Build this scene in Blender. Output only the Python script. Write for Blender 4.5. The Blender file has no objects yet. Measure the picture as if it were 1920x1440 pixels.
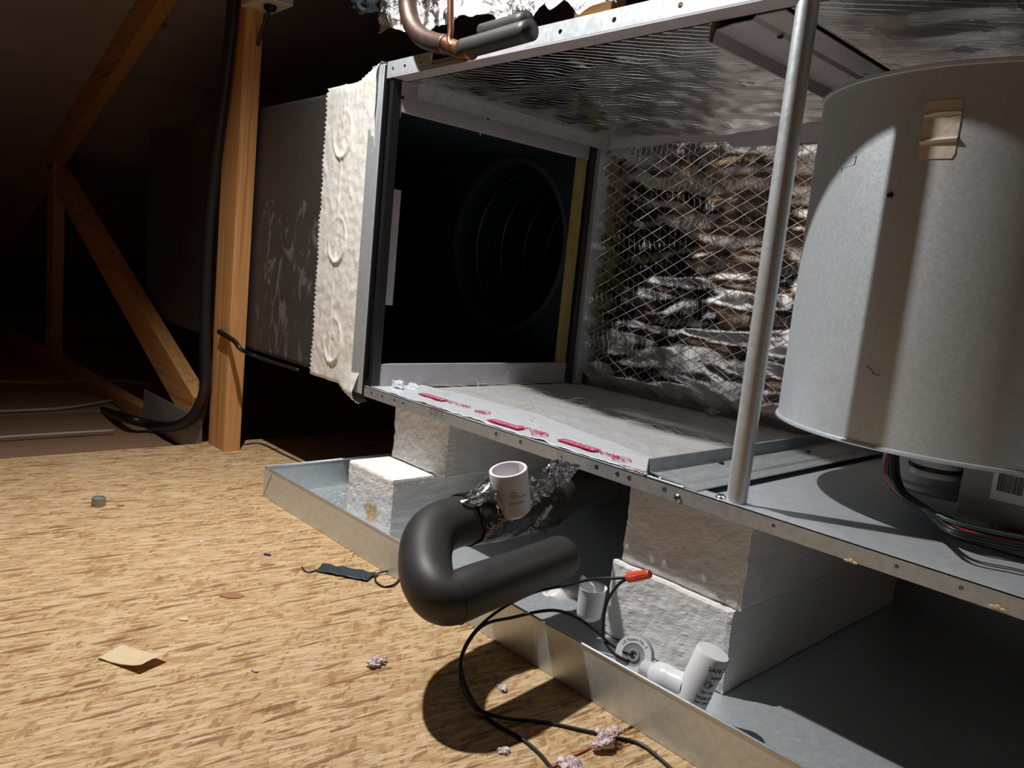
import bpy, bmesh, math, random
from mathutils import Vector, Matrix, noise
random.seed(7)
scene = bpy.context.scene
COL = scene.collection

# ------------------------------------------------------------------ camera
# axes: X along the front of the cabinet, Y into the cabinet, Z up (metres)
CR = ((0.671060, 0.734888, 0.098069), (0.169901, -0.023674, -0.985177), (-0.721673, 0.677775, -0.140745))
CF = 1451.911
CC = Vector((1.153348, -0.738972, 0.236723))
cam = bpy.data.cameras.new('camera'); camo = bpy.data.objects.new('camera', cam); COL.objects.link(camo)
cam.sensor_width = 36.0; cam.lens = CF / 1920 * 36; cam.clip_start = 0.01; cam.clip_end = 60
r_, d_, f_ = (Vector(v) for v in CR)
camo.matrix_world = Matrix(((r_.x, -d_.x, -f_.x, CC.x), (r_.y, -d_.y, -f_.y, CC.y), (r_.z, -d_.z, -f_.z, CC.z), (0, 0, 0, 1)))
scene.camera = camo

# ------------------------------------------------------------------ world, light, exposure
scene.view_settings.view_transform = 'Standard'
scene.view_settings.look = 'None'
scene.view_settings.gamma = 1.0
scene.view_settings.exposure = 0.0
scene.view_settings.use_curve_mapping = False
world = bpy.data.worlds.new('attic_air'); scene.world = world; world.use_nodes = True
world.node_tree.nodes['Background'].inputs[0].default_value = (0, 0, 0, 1)
world.node_tree.nodes['Background'].inputs[1].default_value = 0.0
LAMP = Vector((0.12, -0.375, 1.11))          # hung work lamp, above and in front of the cabinet
ld = bpy.data.lights.new('work_lamp_offscreen', 'SPOT'); lo = bpy.data.objects.new('work_lamp_offscreen', ld); COL.objects.link(lo)
ld.energy = 80; ld.color = (1.0, 0.98, 0.96); ld.spot_size = math.radians(124); ld.spot_blend = 1.0; ld.shadow_soft_size = 0.016
lo.location = LAMP
lo.rotation_euler = (Vector((0.37, -0.25, -0.2)) - LAMP).to_track_quat('-Z', 'Y').to_euler()

# ------------------------------------------------------------------ pixel helpers (a pixel gives a direction, the plane it lies on gives the distance)
def ray(p):
    v = ((p[0] - 960) / CF, (p[1] - 720) / CF, 1.0)
    return Vector([sum(CR[i][j] * v[i] for i in range(3)) for j in range(3)])
def on(p, ax, val):
    r = ray(p); return CC + r * ((val - CC[ax]) / r[ax])
def PX(p, v): return on(p, 0, v)
def PY(p, v): return on(p, 1, v)
def PZ(p, v): return on(p, 2, v)

# ------------------------------------------------------------------ mesh helpers
def fin(name, bm, mat, parent=None, smooth=False, recalc=True):
    me = bpy.data.meshes.new(name)
    if recalc: bmesh.ops.recalc_face_normals(bm, faces=bm.faces[:])
    bm.to_mesh(me); bm.free()
    if smooth:
        for p in me.polygons: p.use_smooth = True
    return link(name, me, mat, parent)
def link(name, me, mat, parent=None):
    if mat and not me.materials: me.materials.append(mat)
    o = bpy.data.objects.new(name, me); COL.objects.link(o)
    if parent: o.parent = parent; o.matrix_parent_inverse = parent.matrix_world.inverted() if False else Matrix.Translation(-parent.location)
    return o
def tag(o, label, cat, group=None, kind=None):
    o['label'] = label; o['category'] = cat
    if group: o['group'] = group
    if kind: o['kind'] = kind
    return o
def thing(name, loc, label, cat, group=None, kind=None):
    o = bpy.data.objects.new(name, None); COL.objects.link(o); o.location = loc; o.empty_display_size = .05
    return tag(o, label, cat, group, kind)
def struct(o, label, cat='structure'):
    o['kind'] = 'structure'; o['label'] = label; o['category'] = cat; return o
def box(bm, x0, x1, y0, y1, z0, z1, bev=0, seg=1):
    vs = [bm.verts.new((x, y, z)) for z in (z0, z1) for x, y in ((x0, y0), (x1, y0), (x1, y1), (x0, y1))]
    fs = [(0, 3, 2, 1), (4, 5, 6, 7), (0, 1, 5, 4), (1, 2, 6, 5), (2, 3, 7, 6), (3, 0, 4, 7)]
    faces = [bm.faces.new([vs[i] for i in f]) for f in fs]
    if bev:
        es = list({e for f in faces for e in f.edges})
        bmesh.ops.bevel(bm, geom=es, offset=bev, segments=seg, affect='EDGES', profile=.5)
    return vs
def mbox(name, x0, x1, y0, y1, z0, z1, mat, parent=None, bev=0, seg=1):
    bm = bmesh.new(); box(bm, x0, x1, y0, y1, z0, z1, bev, seg); return fin(name, bm, mat, parent)
def catmull(pts, n=8):
    P = [Vector(p) for p in pts]; P = [2 * P[0] - P[1]] + P + [2 * P[-1] - P[-2]]; out = []
    for i in range(1, len(P) - 2):
        a, b, c, d = P[i - 1], P[i], P[i + 1], P[i + 2]
        for k in range(n):
            t = k / n
            out.append(.5 * ((2 * b) + (c - a) * t + (2 * a - 5 * b + 4 * c - d) * t * t + (3 * b - a - 3 * c + d) * t ** 3))
    out.append(P[-2]); return out
def sweep(bm, path, rad, seg=10, cap=True, rx=1.0):
    path = [Vector(p) for p in path]; n = len(path); rings = []
    t0 = (path[1] - path[0]).normalized(); up = Vector((0, 0, 1)) if abs(t0.z) < .9 else Vector((1, 0, 0))
    u = t0.cross(up).normalized()
    for i, p in enumerate(path):
        t = (path[min(i + 1, n - 1)] - path[max(i - 1, 0)])
        t = t.normalized() if t.length > 1e-9 else t0
        u = (u - t * u.dot(t)).normalized(); v = t.cross(u); t0 = t
        r = rad(i / (n - 1)) if callable(rad) else rad
        rings.append([bm.verts.new(p + (u * math.cos(a) * rx + v * math.sin(a)) * r) for a in (2 * math.pi * k / seg for k in range(seg))])
    for a, b in zip(rings, rings[1:]):
        for k in range(seg): bm.faces.new((a[k], a[(k + 1) % seg], b[(k + 1) % seg], b[k]))
    if cap:
        bm.faces.new(rings[0][::-1]); bm.faces.new(rings[-1])
    return rings
def tube(name, pts, rad, mat, parent=None, seg=10, n=8, smooth=True, curve=True):
    bm = bmesh.new(); sweep(bm, catmull(pts, n) if curve else pts, rad, seg); return fin(name, bm, mat, parent, smooth)
def lathe(bm, prof, M=Matrix(), seg=48, closed=False):
    rings = []
    for r, z in prof:
        rings.append([bm.verts.new(M @ Vector((r * math.cos(a), r * math.sin(a), z))) for a in (2 * math.pi * k / seg for k in range(seg))])
    pr = list(zip(rings, rings[1:])) + ([(rings[-1], rings[0])] if closed else [])
    for a, b in pr:
        for k in range(seg): bm.faces.new((a[k], a[(k + 1) % seg], b[(k + 1) % seg], b[k]))
    return rings
def mlathe(name, prof, mat, parent=None, M=Matrix(), seg=48, closed=False, smooth=True):
    bm = bmesh.new(); lathe(bm, prof, M, seg, closed); o = fin(name, bm, mat, parent, smooth); sharp(o); return o
def sharp(o, ang=35):
    me = o.data
    bm = bmesh.new(); bm.from_mesh(me)
    for e in bm.edges:
        if len(e.link_faces) == 2 and e.calc_face_angle(0) > math.radians(ang): e.smooth = False
    bm.to_mesh(me); bm.free()
def gridmesh(name, fn, nu, nv, mat, parent=None, thick=0.0, smooth=True, keep=None):
    bm = bmesh.new(); V = [[bm.verts.new(fn(i / nu, j / nv)) for j in range(nv + 1)] for i in range(nu + 1)]
    for i in range(nu):
        for j in range(nv):
            if keep and not keep((i + .5) / nu, (j + .5) / nv): continue
            bm.faces.new((V[i][j], V[i + 1][j], V[i + 1][j + 1], V[i][j + 1]))
    for v in [v for v in bm.verts if not v.link_faces]: bm.verts.remove(v)
    if thick: 
        bmesh.ops.recalc_face_normals(bm, faces=bm.faces[:]); bmesh.ops.solidify(bm, geom=bm.faces[:], thickness=thick)
    return fin(name, bm, mat, parent, smooth, recalc=not thick)
def align(z, at):
    q = Vector(z).to_track_quat('Z', 'Y'); return Matrix.Translation(at) @ q.to_matrix().to_4x4()
def strip_holes(name, length, width, holes, M, mat, parent, thick=.0012, seg=12):
    """flat sheet-metal strip in its own u,v plane, with real round holes; M takes (u,v,0) to the place"""
    bm = bmesh.new(); hs = sorted(holes)
    def q(a, b): return bm.verts.new((a, b, 0))
    left = [q(0, 0), q(0, width)]
    for (hu, hv, hr) in hs:
        c = hr * 1.7; L0, L1, R0, R1 = q(hu - c, 0), q(hu - c, width), q(hu + c, 0), q(hu + c, width)
        bm.faces.new((left[0], L0, L1, left[1]))
        ring = [q(hu + hr * math.cos(2 * math.pi * (k + .5) / seg), hv + hr * math.sin(2 * math.pi * (k + .5) / seg)) for k in range(seg)]
        corner = [R1, L1, L0, R0]; per = seg // 4
        for d in range(4):
            cv = corner[d]; nv = corner[(d + 1) % 4]
            s0 = d * per + per // 2
            for k in range(s0 - per // 2, s0 + per - per // 2):
                pass
            idx = [(s0 - 1 + j) % seg for j in range(per + 1)]
            bm.faces.new([cv] + [nv] + [ring[i] for i in reversed(idx)])
        left = [R0, R1]
    bm.faces.new((left[0], q(length, 0), q(length, width), left[1]))
    bmesh.ops.recalc_face_normals(bm, faces=bm.faces[:])
    bmesh.ops.solidify(bm, geom=bm.faces[:], thickness=thick)
    bmesh.ops.transform(bm, matrix=M, verts=bm.verts[:])
    return fin(name, bm, mat, parent)
def frame_matrix(o, u, v):
    u = Vector(u).normalized(); v = Vector(v).normalized(); w = u.cross(v); o = Vector(o)
    return Matrix(((u.x, v.x, w.x, o.x), (u.y, v.y, w.y, o.y), (u.z, v.z, w.z, o.z), (0, 0, 0, 1)))
def text(body, size, M, mat, parent, name='printed_text', depth=.00012, bend=None, align_x='CENTER', xs=1.0, res=3):
    cu = bpy.data.curves.new('t', 'FONT'); cu.body = body; cu.size = size; cu.align_x = align_x; cu.align_y = 'CENTER'; cu.extrude = depth; cu.resolution_u = res
    to = bpy.data.objects.new('t', cu); COL.objects.link(to)
    dg = bpy.context.evaluated_depsgraph_get(); dg.update()
    me = bpy.data.meshes.new_from_object(to.evaluated_get(dg)); COL.objects.unlink(to); bpy.data.objects.remove(to); bpy.data.curves.remove(cu)
    me.materials.clear(); me.name = name
    for v in me.vertices:
        c = Vector((v.co.x * xs, v.co.y, v.co.z))
        v.co = bend(c) if bend else M @ c
    return link(name, me, mat, parent)
def nz(x, y, z, s=1.0): return noise.noise(Vector((x * s, y * s, z * s)))
def ridge(x, y, z, s): return 1 - abs(noise.noise(Vector((x, y, z)) * s)) * 2

# ------------------------------------------------------------------ materials
class NT:
    def __init__(s, name):
        s.m = bpy.data.materials.new(name); s.m.use_nodes = True; s.t = s.m.node_tree; s.n = s.t.nodes; s.b = s.n['Principled BSDF']
        tc = s.n.new('ShaderNodeTexCoord'); s.co = tc.outputs['Object']
    def set(s, k, v):
        if isinstance(v, bpy.types.NodeSocket): s.t.links.new(v, s.b.inputs[k])
        else: s.b.inputs[k].default_value = (*v, 1) if isinstance(v, tuple) else v
    def node(s, typ, props=None, **ins):
        n = s.n.new(typ)
        for k, v in (props or {}).items(): setattr(n, k, v)
        for k, v in ins.items():
            k = k.replace('_', ' ') if k.replace('_', ' ') in n.inputs else k
            i = n.inputs[int(k[1:])] if k[0] == 'i' and k[1:].isdigit() else n.inputs[k]
            if isinstance(v, bpy.types.NodeSocket): s.t.links.new(v, i)
            else: i.default_value = v
        return n
    def map(s, scale=(1, 1, 1), rot=(0, 0, 0), loc=(0, 0, 0), src=None):
        return s.node('ShaderNodeMapping', Vector=src or s.co, Scale=scale, Rotation=rot, Location=loc).outputs[0]
    def noise(s, scale, detail=4, rough=.5, vec=None, dist=0): return s.node('ShaderNodeTexNoise', Vector=vec or s.co, Scale=scale, Detail=detail, Roughness=rough, Distortion=dist)
    def vor(s, scale, vec=None, feature='F1', rand=1.0): return s.node('ShaderNodeTexVoronoi', {'feature': feature}, Vector=vec or s.co, Scale=scale, Randomness=rand)
    def ramp(s, fac, *stops, interp='LINEAR'):
        n = s.n.new('ShaderNodeValToRGB'); cr = n.color_ramp; cr.interpolation = interp
        while len(cr.elements) < len(stops): cr.elements.new(.5)
        for e, (p, c) in zip(cr.elements, stops): e.position = p; e.color = (*c, 1) if isinstance(c, tuple) else (c, c, c, 1)
        s.t.links.new(fac, n.inputs[0]); return n.outputs[0]
    def mix(s, fac, a, b, typ='MIX'):
        n = s.n.new('ShaderNodeMix'); n.data_type = 'RGBA'; n.blend_type = typ
        for i, v in ((0, fac), (6, a), (7, b)):
            if isinstance(v, bpy.types.NodeSocket): s.t.links.new(v, n.inputs[i])
            else: n.inputs[i].default_value = (*v, 1) if isinstance(v, tuple) else v
        return n.outputs[2]
    def math(s, op, a, b=0.0, c=0.0):
        n = s.n.new('ShaderNodeMath'); n.operation = op
        for i, v in enumerate((a, b, c)):
            if isinstance(v, bpy.types.NodeSocket): s.t.links.new(v, n.inputs[i])
            else: n.inputs[i].default_value = v
        return n.outputs[0]
    def sep(s, v=None):
        n = s.n.new('ShaderNodeSeparateXYZ'); s.t.links.new(v or s.co, n.inputs[0]); return n.outputs
    def lines(s, val, freq, w):
        f = s.math('ABSOLUTE', s.math('SUBTRACT', s.math('FRACT', s.math('MULTIPLY', val, freq)), .5))
        n = s.node('ShaderNodeMapRange', {'interpolation_type': 'SMOOTHSTEP'}, Value=f, i1=.0, i2=w, i3=1.0, i4=0.0); return n.outputs[0]
    def bump(s, h, strength=.5, dist=.002, normal=None):
        n = s.node('ShaderNodeBump', Height=h, Strength=strength, Distance=dist)
        if normal: s.t.links.new(normal, n.inputs['Normal'])
        s.t.links.new(n.outputs[0], s.b.inputs['Normal']); return n.outputs[0]
MAT = {}
def simple(name, col, rough=.6, metal=0.0, bump=None, var=0.0, spec=.5):
    m = NT(name); m.set('Roughness', rough); m.set('Metallic', metal); m.set('Specular IOR Level', spec)
    if var:
        n = m.noise(60, 5); m.set('Base Color', m.mix(n.outputs[0], tuple(c * (1 - var) for c in col), tuple(min(1, c * (1 + var)) for c in col)))
    else: m.set('Base Color', col)
    if bump: m.bump(m.noise(bump[0], 4).outputs[0], bump[1], bump[2])
    MAT[name] = m.m; return m.m

def mk_osb():
    m = NT('osb_strands')
    warp = m.noise(9, 2); 
    base = None
    cols = [((.45, .29, .14), (.60, .41, .21)), ((.58, .40, .20), (.71, .52, .29)), ((.48, .30, .14), (.64, .44, .23)), ((.36, .20, .09), (.54, .35, .17)), ((.64, .455, .25), (.77, .59, .36))]
    h = None
    for i, (ang, sx, sy, th) in enumerate(((1.72, 55, 250, 0), (1.30, 62, 240, .45), (2.15, 58, 230, .50), (.75, 66, 220, .66), (1.74, 44, 300, .58))):
        v = m.vor(1.0, m.map((sx, sy, 1), (0, 0, 0), (i * 3.7, i * 1.9, 0), m.map((1, 1, 1), (0, 0, ang))))
        s_ = m.node('ShaderNodeSeparateColor', Color=v.outputs['Color']).outputs
        fine = m.noise(1.0, 3, .6, m.map((30, 900, 1), (0, 0, 0), (i, 0, 0), m.map((1, 1, 1), (0, 0, ang))))
        c = m.mix(s_[0], *cols[i]); c = m.mix(m.math('MULTIPLY', fine.outputs[0], .35), c, (.36, .18, .07))
        if base is None: base = c; h = s_[2]
        else:
            k = m.math('GREATER_THAN', s_[1], th); base = m.mix(k, base, c); h = m.math('ADD', m.math('MULTIPLY', h, m.math('SUBTRACT', 1.0, k)), m.math('MULTIPLY', k, m.math('ADD', s_[2], .3)))
    # thin dark gaps at strand edges, few red-brown knots and scuffed grey dust
    dk = m.vor(1.0, m.map((26, 230, 1), (0, 0, 0), (9, 4, 0), m.map((1, 1, 1), (0, 0, 1.66))))
    s2 = m.node('ShaderNodeSeparateColor', Color=dk.outputs['Color']).outputs
    base = m.mix(m.math('MULTIPLY', m.math('GREATER_THAN', s2[0], .93), .75), base, (.20, .085, .03))
    edge = m.vor(1.0, m.map((38, 240, 1), (0, 0, 0), (2, 7, 0), m.map((1, 1, 1), (0, 0, 1.74))), 'DISTANCE_TO_EDGE')
    e = m.ramp(edge.outputs[0], (0.0, 1.0), (.035, 0.0)); en = m.ramp(m.noise(40, 3).outputs[0], (.45, 0.0), (.6, 1.0))
    base = m.mix(m.math('MULTIPLY', m.math('MULTIPLY', e, en), .55), base, (.18, .08, .03))
    sq = m.ramp(m.noise(1.0, 5, .65, m.map((70, 330, 1), (0, 0, 0), (0, 0, 0), m.map((1, 1, 1), (0, 0, 1.70))), 1.6).outputs[0], (.60, 0.0), (.66, 1.0))
    base = m.mix(m.math('MULTIPLY', sq, .38), base, (.22, .10, .04))
    du = m.ramp(m.noise(5.5, 6, .6).outputs[0], (.62, 0.0), (.75, 1.0))
    base = m.mix(m.math('MULTIPLY', du, .45), base, (.48, .42, .37))
    m.set('Base Color', base); m.set('Roughness', .72); m.set('Specular IOR Level', .3)
    m.bump(m.math('SUBTRACT', h, m.math('MULTIPLY', e, .6)), .55, .0012)
    MAT['osb'] = m.m
mk_osb()
def mk_wood(name, a, b, axis, scale=1.0, rough=.6):
    m = NT(name); sc = [220, 220, 220]; sc[axis] = 3.0
    w = m.noise(1.0, 3, .55, m.map(tuple(x * .35 * scale for x in sc)), 1.2)
    g = m.noise(1.0, 2, .5, m.map(tuple(x * 1.2 * scale for x in sc)))
    f = m.ramp(w.outputs[0], (.36, 0.0), (.48, 1.0), (.52, .3), (.64, 1.0))
    c = m.mix(f, a, b); c = m.mix(m.math('MULTIPLY', g.outputs[0], .3), c, a)
    m.set('Base Color', c); m.set('Roughness', rough); m.bump(f, .25, .0006); MAT[name] = m.m
mk_wood('pine_upright', (.48, .21, .07), (.74, .40, .15), 2)
mk_wood('pine_brace', (.48, .21, .07), (.74, .40, .15), 0)   # same pine, grain along X
mk_wood('old_plank', (.30, .17, .10), (.46, .28, .17), 1)
def mk_roof():
    m = NT('roof_plywood'); w = m.noise(1.0, 5, .6, m.map((9, 1.1, 9)), .6); g = m.noise(1.0, 4, .6, m.map((70, 5, 70)))
    c = m.mix(w.outputs[0], (.36, .285, .30), (.66, .55, .57)); c = m.mix(m.math('MULTIPLY', g.outputs[0], .5), c, (.28, .22, .23))
    k = m.vor(1.0, m.map((5, 1.4, 5))); kk = m.ramp(k.outputs[0], (.03, 1.0), (.09, 0.0)); c = m.mix(m.math('MULTIPLY', kk, .7), c, (.05, .035, .03))
    m.set('Base Color', c); m.set('Roughness', .85); m.bump(g.outputs[0], .4, .003); MAT['roof'] = m.m
mk_roof()
def mk_galv(name, a, b, rough=.38, metal=.85, scale=140, bump=.06):
    m = NT(name); v = m.vor(scale); s_ = m.node('ShaderNodeSeparateColor', Color=v.outputs['Color']).outputs
    n = m.noise(14, 5, .6); c = m.mix(m.math('MULTIPLY', m.math('ADD', s_[0], n.outputs[0]), .5), a, b)
    d = m.ramp(m.noise(35, 6, .7).outputs[0], (.60, 0.0), (.74, 1.0)); c = m.mix(m.math('MULTIPLY', d, .25), c, (.30, .28, .25))
    m.set('Base Color', c); m.set('Metallic', metal); m.set('Roughness', m.math('ADD', m.math('MULTIPLY', s_[1], .07), rough - .03))
    m.bump(m.noise(300, 3).outputs[0], bump, .0005); MAT[name] = m.m
mk_galv('galvanised', (.58, .63, .66), (.74, .79, .82), .42, .6, 200)
mk_galv('galvanised_dull', (.40, .43, .45), (.58, .61, .62), .5, .7)
mk_galv('drum_steel', (.56, .62, .66), (.72, .78, .82), .42, .55, 420, .03)
mk_galv('painted_grey', (.40, .38, .41), (.50, .48, .50), .55, .25, 60)
def mk_foil(name, col, rough, scr, crk, diag=True, vlines=70., hl=None, plane='xz', cs=26):
    m = NT(name); m.set('Base Color', col); m.set('Metallic', 1.0)
    x, y, z = m.sep(); a, b = (x, z) if plane == 'xz' else (x, y)
    wob = m.math('MULTIPLY', m.math('SUBTRACT', m.noise(6, 2).outputs[0], .5), .016)
    a2 = m.math('ADD', a, wob); b2 = m.math('ADD', b, m.math('MULTIPLY', wob, .8))
    hgt = None
    if diag:
        l1 = m.lines(m.math('ADD', m.math('MULTIPLY', a2, .55), b2), 42, .035); l2 = m.lines(m.math('SUBTRACT', m.math('MULTIPLY', a2, .55), b2), 42, .035)
        if diag == 2: l1 = m.math('MULTIPLY', l1, 0.0); l2 = m.lines(m.math('SUBTRACT', m.math('MULTIPLY', a2, .55), b2), 85, .07)
        hgt = m.math('MAXIMUM', l1, l2)
    if vlines:
        l3 = m.math('MULTIPLY', m.lines(a2, vlines, .06), .35); hgt = m.math('MAXIMUM', hgt, l3) if hgt else l3
    if hl:
        l4 = m.lines(b2, hl, .06); hgt = m.math('MAXIMUM', hgt, l4) if hgt else l4
    crn = m.noise(cs, 7, .62, None, 1.2).outputs[0]; crf = m.noise(cs * 6, 4, .6).outputs[0]
    n1 = m.node('ShaderNodeBump', Height=crn, Strength=crk, Distance=.02).outputs[0]
    n1 = m.node('ShaderNodeBump', Height=crf, Strength=crk * .35, Distance=.004, Normal=n1).outputs[0]
    if hgt: m.bump(hgt, scr, .0015, n1); m.set('Roughness', m.math('ADD', m.math('MULTIPLY', hgt, .15), rough))
    else: m.t.links.new(n1, m.b.inputs['Normal']); m.set('Roughness', rough)
    MAT[name] = m.m
mk_foil('foil_back', (.80, .79, .79), .15, .42, .20, True, 75., None, 'xz', 16)
mk_foil('foil_top', (.80, .79, .79), .16, .40, .14, 2, 22., None, 'xy')
mk_foil('foil_floor', (.76, .77, .78), .42, .25, .16, False, 0, 130., 'xy', 34)
MAT['foil_floor'].node_tree.nodes['Principled BSDF'].inputs['Metallic'].default_value = .55
mk_foil('foil_loose', (.80, .79, .79), .22, 0, .55, False, 0, None, 'xy', 40)
def mk_tapefoil():
    m = NT('foil_tape'); m.set('Base Color', (.80, .84, .88)); m.set('Metallic', .45); m.set('Roughness', .42)
    m.bump(m.noise(60, 5, .6, None, .8).outputs[0], .35, .004); MAT['foil_tape'] = m.m
mk_tapefoil()
def mk_foam():
    m = NT('polystyrene'); v = m.vor(420, None, 'SMOOTH_F1'); n = m.noise(90, 4, .6)
    m.set('Base Color', m.mix(m.noise(7, 4).outputs[0], (.80, .79, .77), (.90, .89, .87))); m.set('Roughness', .55); m.set('Specular IOR Level', .4)
    m.set('Subsurface Weight', .0)
    m.bump(m.math('ADD', m.math('MULTIPLY', v.outputs[0], .8), m.math('MULTIPLY', n.outputs[0], .5)), .5, .0011); MAT['foam'] = m.m
mk_foam()
def mk_foam_rust():
    m = NT('polystyrene_stained'); v = m.vor(420, None, 'SMOOTH_F1'); n = m.noise(90, 4, .6)
    x, y, z = m.sep(); P = (0.105, 0, -.175)
    d = m.math('ADD', m.math('POWER', m.math('DIVIDE', m.math('SUBTRACT', x, P[0]), .026), 2.0), m.math('POWER', m.math('DIVIDE', m.math('SUBTRACT', z, P[2]), .022), 2.0))
    d = m.math('ADD', d, m.math('MULTIPLY', m.math('SUBTRACT', m.noise(70, 5, .65).outputs[0], .5), 3.2))
    k = m.ramp(d, (.05, 1.0), (.95, 0.0)); k = m.math('MULTIPLY', k, m.math('LESS_THAN', y, -.03))
    c = m.mix(m.noise(120, 4).outputs[0], (.72, .45, .08), (.50, .20, .03))
    m.set('Base Color', m.mix(m.math('MULTIPLY', k, .85), (.88, .87, .85), c)); m.set('Roughness', .55)
    m.bump(m.math('ADD', m.math('MULTIPLY', v.outputs[0], .8), m.math('MULTIPLY', n.outputs[0], .5)), .5, .0011); MAT['foam_rust'] = m.m
mk_foam_rust()
def mk_duct():
    m = NT('duct_wrap'); n = m.noise(7, 5, .6, None, 1.0); sm = m.ramp(m.noise(13, 5, .65, m.map((1.6, 1, .8)), 1.5).outputs[0], (.56, 0.0), (.66, 1.0))
    x, y, z = m.sep(); reg = m.math('MULTIPLY', m.math('GREATER_THAN', x, -.47), m.math('LESS_THAN', z, .34)); sm = m.math('MULTIPLY', sm, reg)
    c = m.mix(n.outputs[0], (.034, .029, .028), (.062, .053, .050)); c = m.mix(m.math('MULTIPLY', sm, .7), c, (.30, .28, .27))
    m.set('Base Color', c); m.set('Roughness', m.math('SUBTRACT', .55, m.math('MULTIPLY', sm, .2))); m.set('Metallic', m.math('MULTIPLY', sm, .4))
    m.bump(m.noise(18, 5, .6).outputs[0], .4, .006); MAT['duct'] = m.m
mk_duct()
def mk_whitetape():
    m = NT('white_duct_tape'); n = m.noise(10, 5, .6)
    st = m.ramp(m.noise(4.5, 4, .6).outputs[0], (.58, 0.0), (.75, 1.0))
    m.set('Base Color', m.mix(m.math('MULTIPLY', st, .5), m.mix(n.outputs[0], (.74, .72, .66), (.84, .82, .77)), (.66, .58, .44)))
    m.set('Roughness', .5); m.bump(m.math('ADD', m.noise(160, 4, .6).outputs[0], m.math('MULTIPLY', m.noise(26, 4).outputs[0], 2.0)), .35, .0022); MAT['white_tape'] = m.m
mk_whitetape()
def mk_rubber():
    m = NT('black_pipe_insulation'); n = m.noise(25, 5, .6); m.set('Base Color', m.mix(n.outputs[0], (.022, .021, .021), (.045, .043, .042)))
    m.set('Roughness', .5); m.set('Specular IOR Level', .45); m.bump(m.noise(260, 3).outputs[0], .12, .0006); MAT['rubber'] = m.m
mk_rubber()
def mk_blacktape():
    m = NT('printed_black_tape'); m.set('Base Color', (.012, .012, .012)); m.set('Roughness', .28); m.set('Specular IOR Level', .6)
    m.bump(m.noise(70, 5, .6, None, 1.0).outputs[0], .45, .004); MAT['black_tape'] = m.m
mk_blacktape()
simple('silver_black_tape', (.50, .50, .52), .24, .85, (60, .5, .005), .5)
simple('pvc', (.80, .78, .80), .28, 0, None, 0, .5)
simple('white_plastic', (.84, .84, .86), .25)
simple('grey_plastic', (.33, .33, .34), .5, 0, (90, .1, .001))
simple('black_plastic', (.012, .012, .013), .35)
simple('cable_black', (.012, .012, .014), .38)
simple('cable_red', (.35, .03, .025), .4); simple('cable_green', (.02, .07, .045), .4); simple('cable_yellow', (.50, .34, .05), .45); simple('cable_white', (.55, .52, .50), .5); simple('cable_blue', (.03, .05, .10), .4)
simple('wire_nut_red', (.80, .10, .055), .35)
simple('print_red', (.46, .02, .08), .5); simple('print_black', (.02, .02, .02), .5); simple('print_cream', (.72, .58, .38), .5); simple('print_white', (.75, .73, .70), .5)
simple('print_brown', (.16, .10, .09), .6)
simple('paper_label', (.62, .54, .46), .6, 0, (40, .2, .002)); simple('kraft_paper', (.70, .55, .34), .7, 0, (40, .2, .002), .08)
simple('white_label', (.72, .70, .66), .5)
simple('hole_dark', (.01, .01, .012), .8)
simple('black_liner', (.011, .019, .027), .75, 0, (60, .4, .004))
simple('flex_wire', (.26, .28, .30), .35, .8)
simple('flex_film', (.012, .020, .028), .4, 0, (30, .5, .01))
simple('gasket_yellow', (.30, .24, .07), .8, 0, (90, .5, .003), .4)
simple('copper', (.28, .13, .08), .38, .9, (50, .15, .002), .35)
simple('tarnished_copper', (.11, .075, .06), .5, .8, (50, .15, .002), .5)
simple('box_beige', (.52, .50, .46), .5)
simple('pink_wool', (.86, .70, .70), .9, 0, (200, .9, .004)); simple('white_fluff', (.82, .78, .76), .9, 0, (200, .9, .004))
simple('batt_wool', (.55, .52, .44), .95, 0, (60, 1.0, .02), .2)
simple('fibre', (.46, .41, .34), .5); simple('pink_seam', (.55, .17, .13), .9, 0, (160, .8, .004), .35)
simple('rag_blue_black', (.035, .05, .065), .4, 0, (60, .5, .004)); simple('blue_chip', (.02, .04, .22), .4)
simple('cap_grey', (.30, .29, .26), .5, .3)
simple('motor_grey', (.26, .26, .26), .5, .2, (50, .1, .001)); simple('screw_steel', (.55, .55, .56), .3, 1.0)
simple('chip_wood', (.36, .17, .075), .7)

ZF = -.218      # top of the OSB
ZP = -.2155     # pan floor upper face
H = .56

# ================================================================== SETTING
sub = mbox('floor', -5.2, 2.6, -2.4, 3.2, -.42, -.30, MAT['old_plank'])
struct(sub, 'dark attic floor under and beyond the board decking')
mbox('osb_panel', -.585, .712, -2.2, 1.2, ZF - .018, ZF, MAT['osb'], sub)
mbox('osb_panel', .7165, 2.2, -2.2, 1.2, ZF - .018, ZF, MAT['osb'], sub)
for x in (-.5, .1, .7, 1.3, 1.9): mbox('joist', x - .02, x + .02, -2.3, 1.2, -.30, ZF - .018, MAT['old_plank'], sub)
for (x0, x1, zt) in ((-.895, -.60, -.262), (-1.20, -.902, -.268), (-1.52, -1.21, -.262), (-1.86, -1.535, -.27)):
    mbox('plank', x0, x1, -2.2, -.056, zt - .02, zt, MAT['old_plank'], sub, .002)
for y in (-2.0, -1.2, -.4): mbox('sleeper', -1.9, -.59, y - .02, y + .02, -.30, -.288, MAT['old_plank'], sub)
seam = bmesh.new()
sp = [(.714 + .0012 * math.sin(i * 1.7), -.62 + i * .03, ZF + .0002) for i in range(17)]
sweep(seam, sp, lambda t: .0009 + .0009 * abs(math.sin(t * 37)), 6)
so = fin('seam_fluff', seam, MAT['pink_seam'], sub, True)

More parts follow.
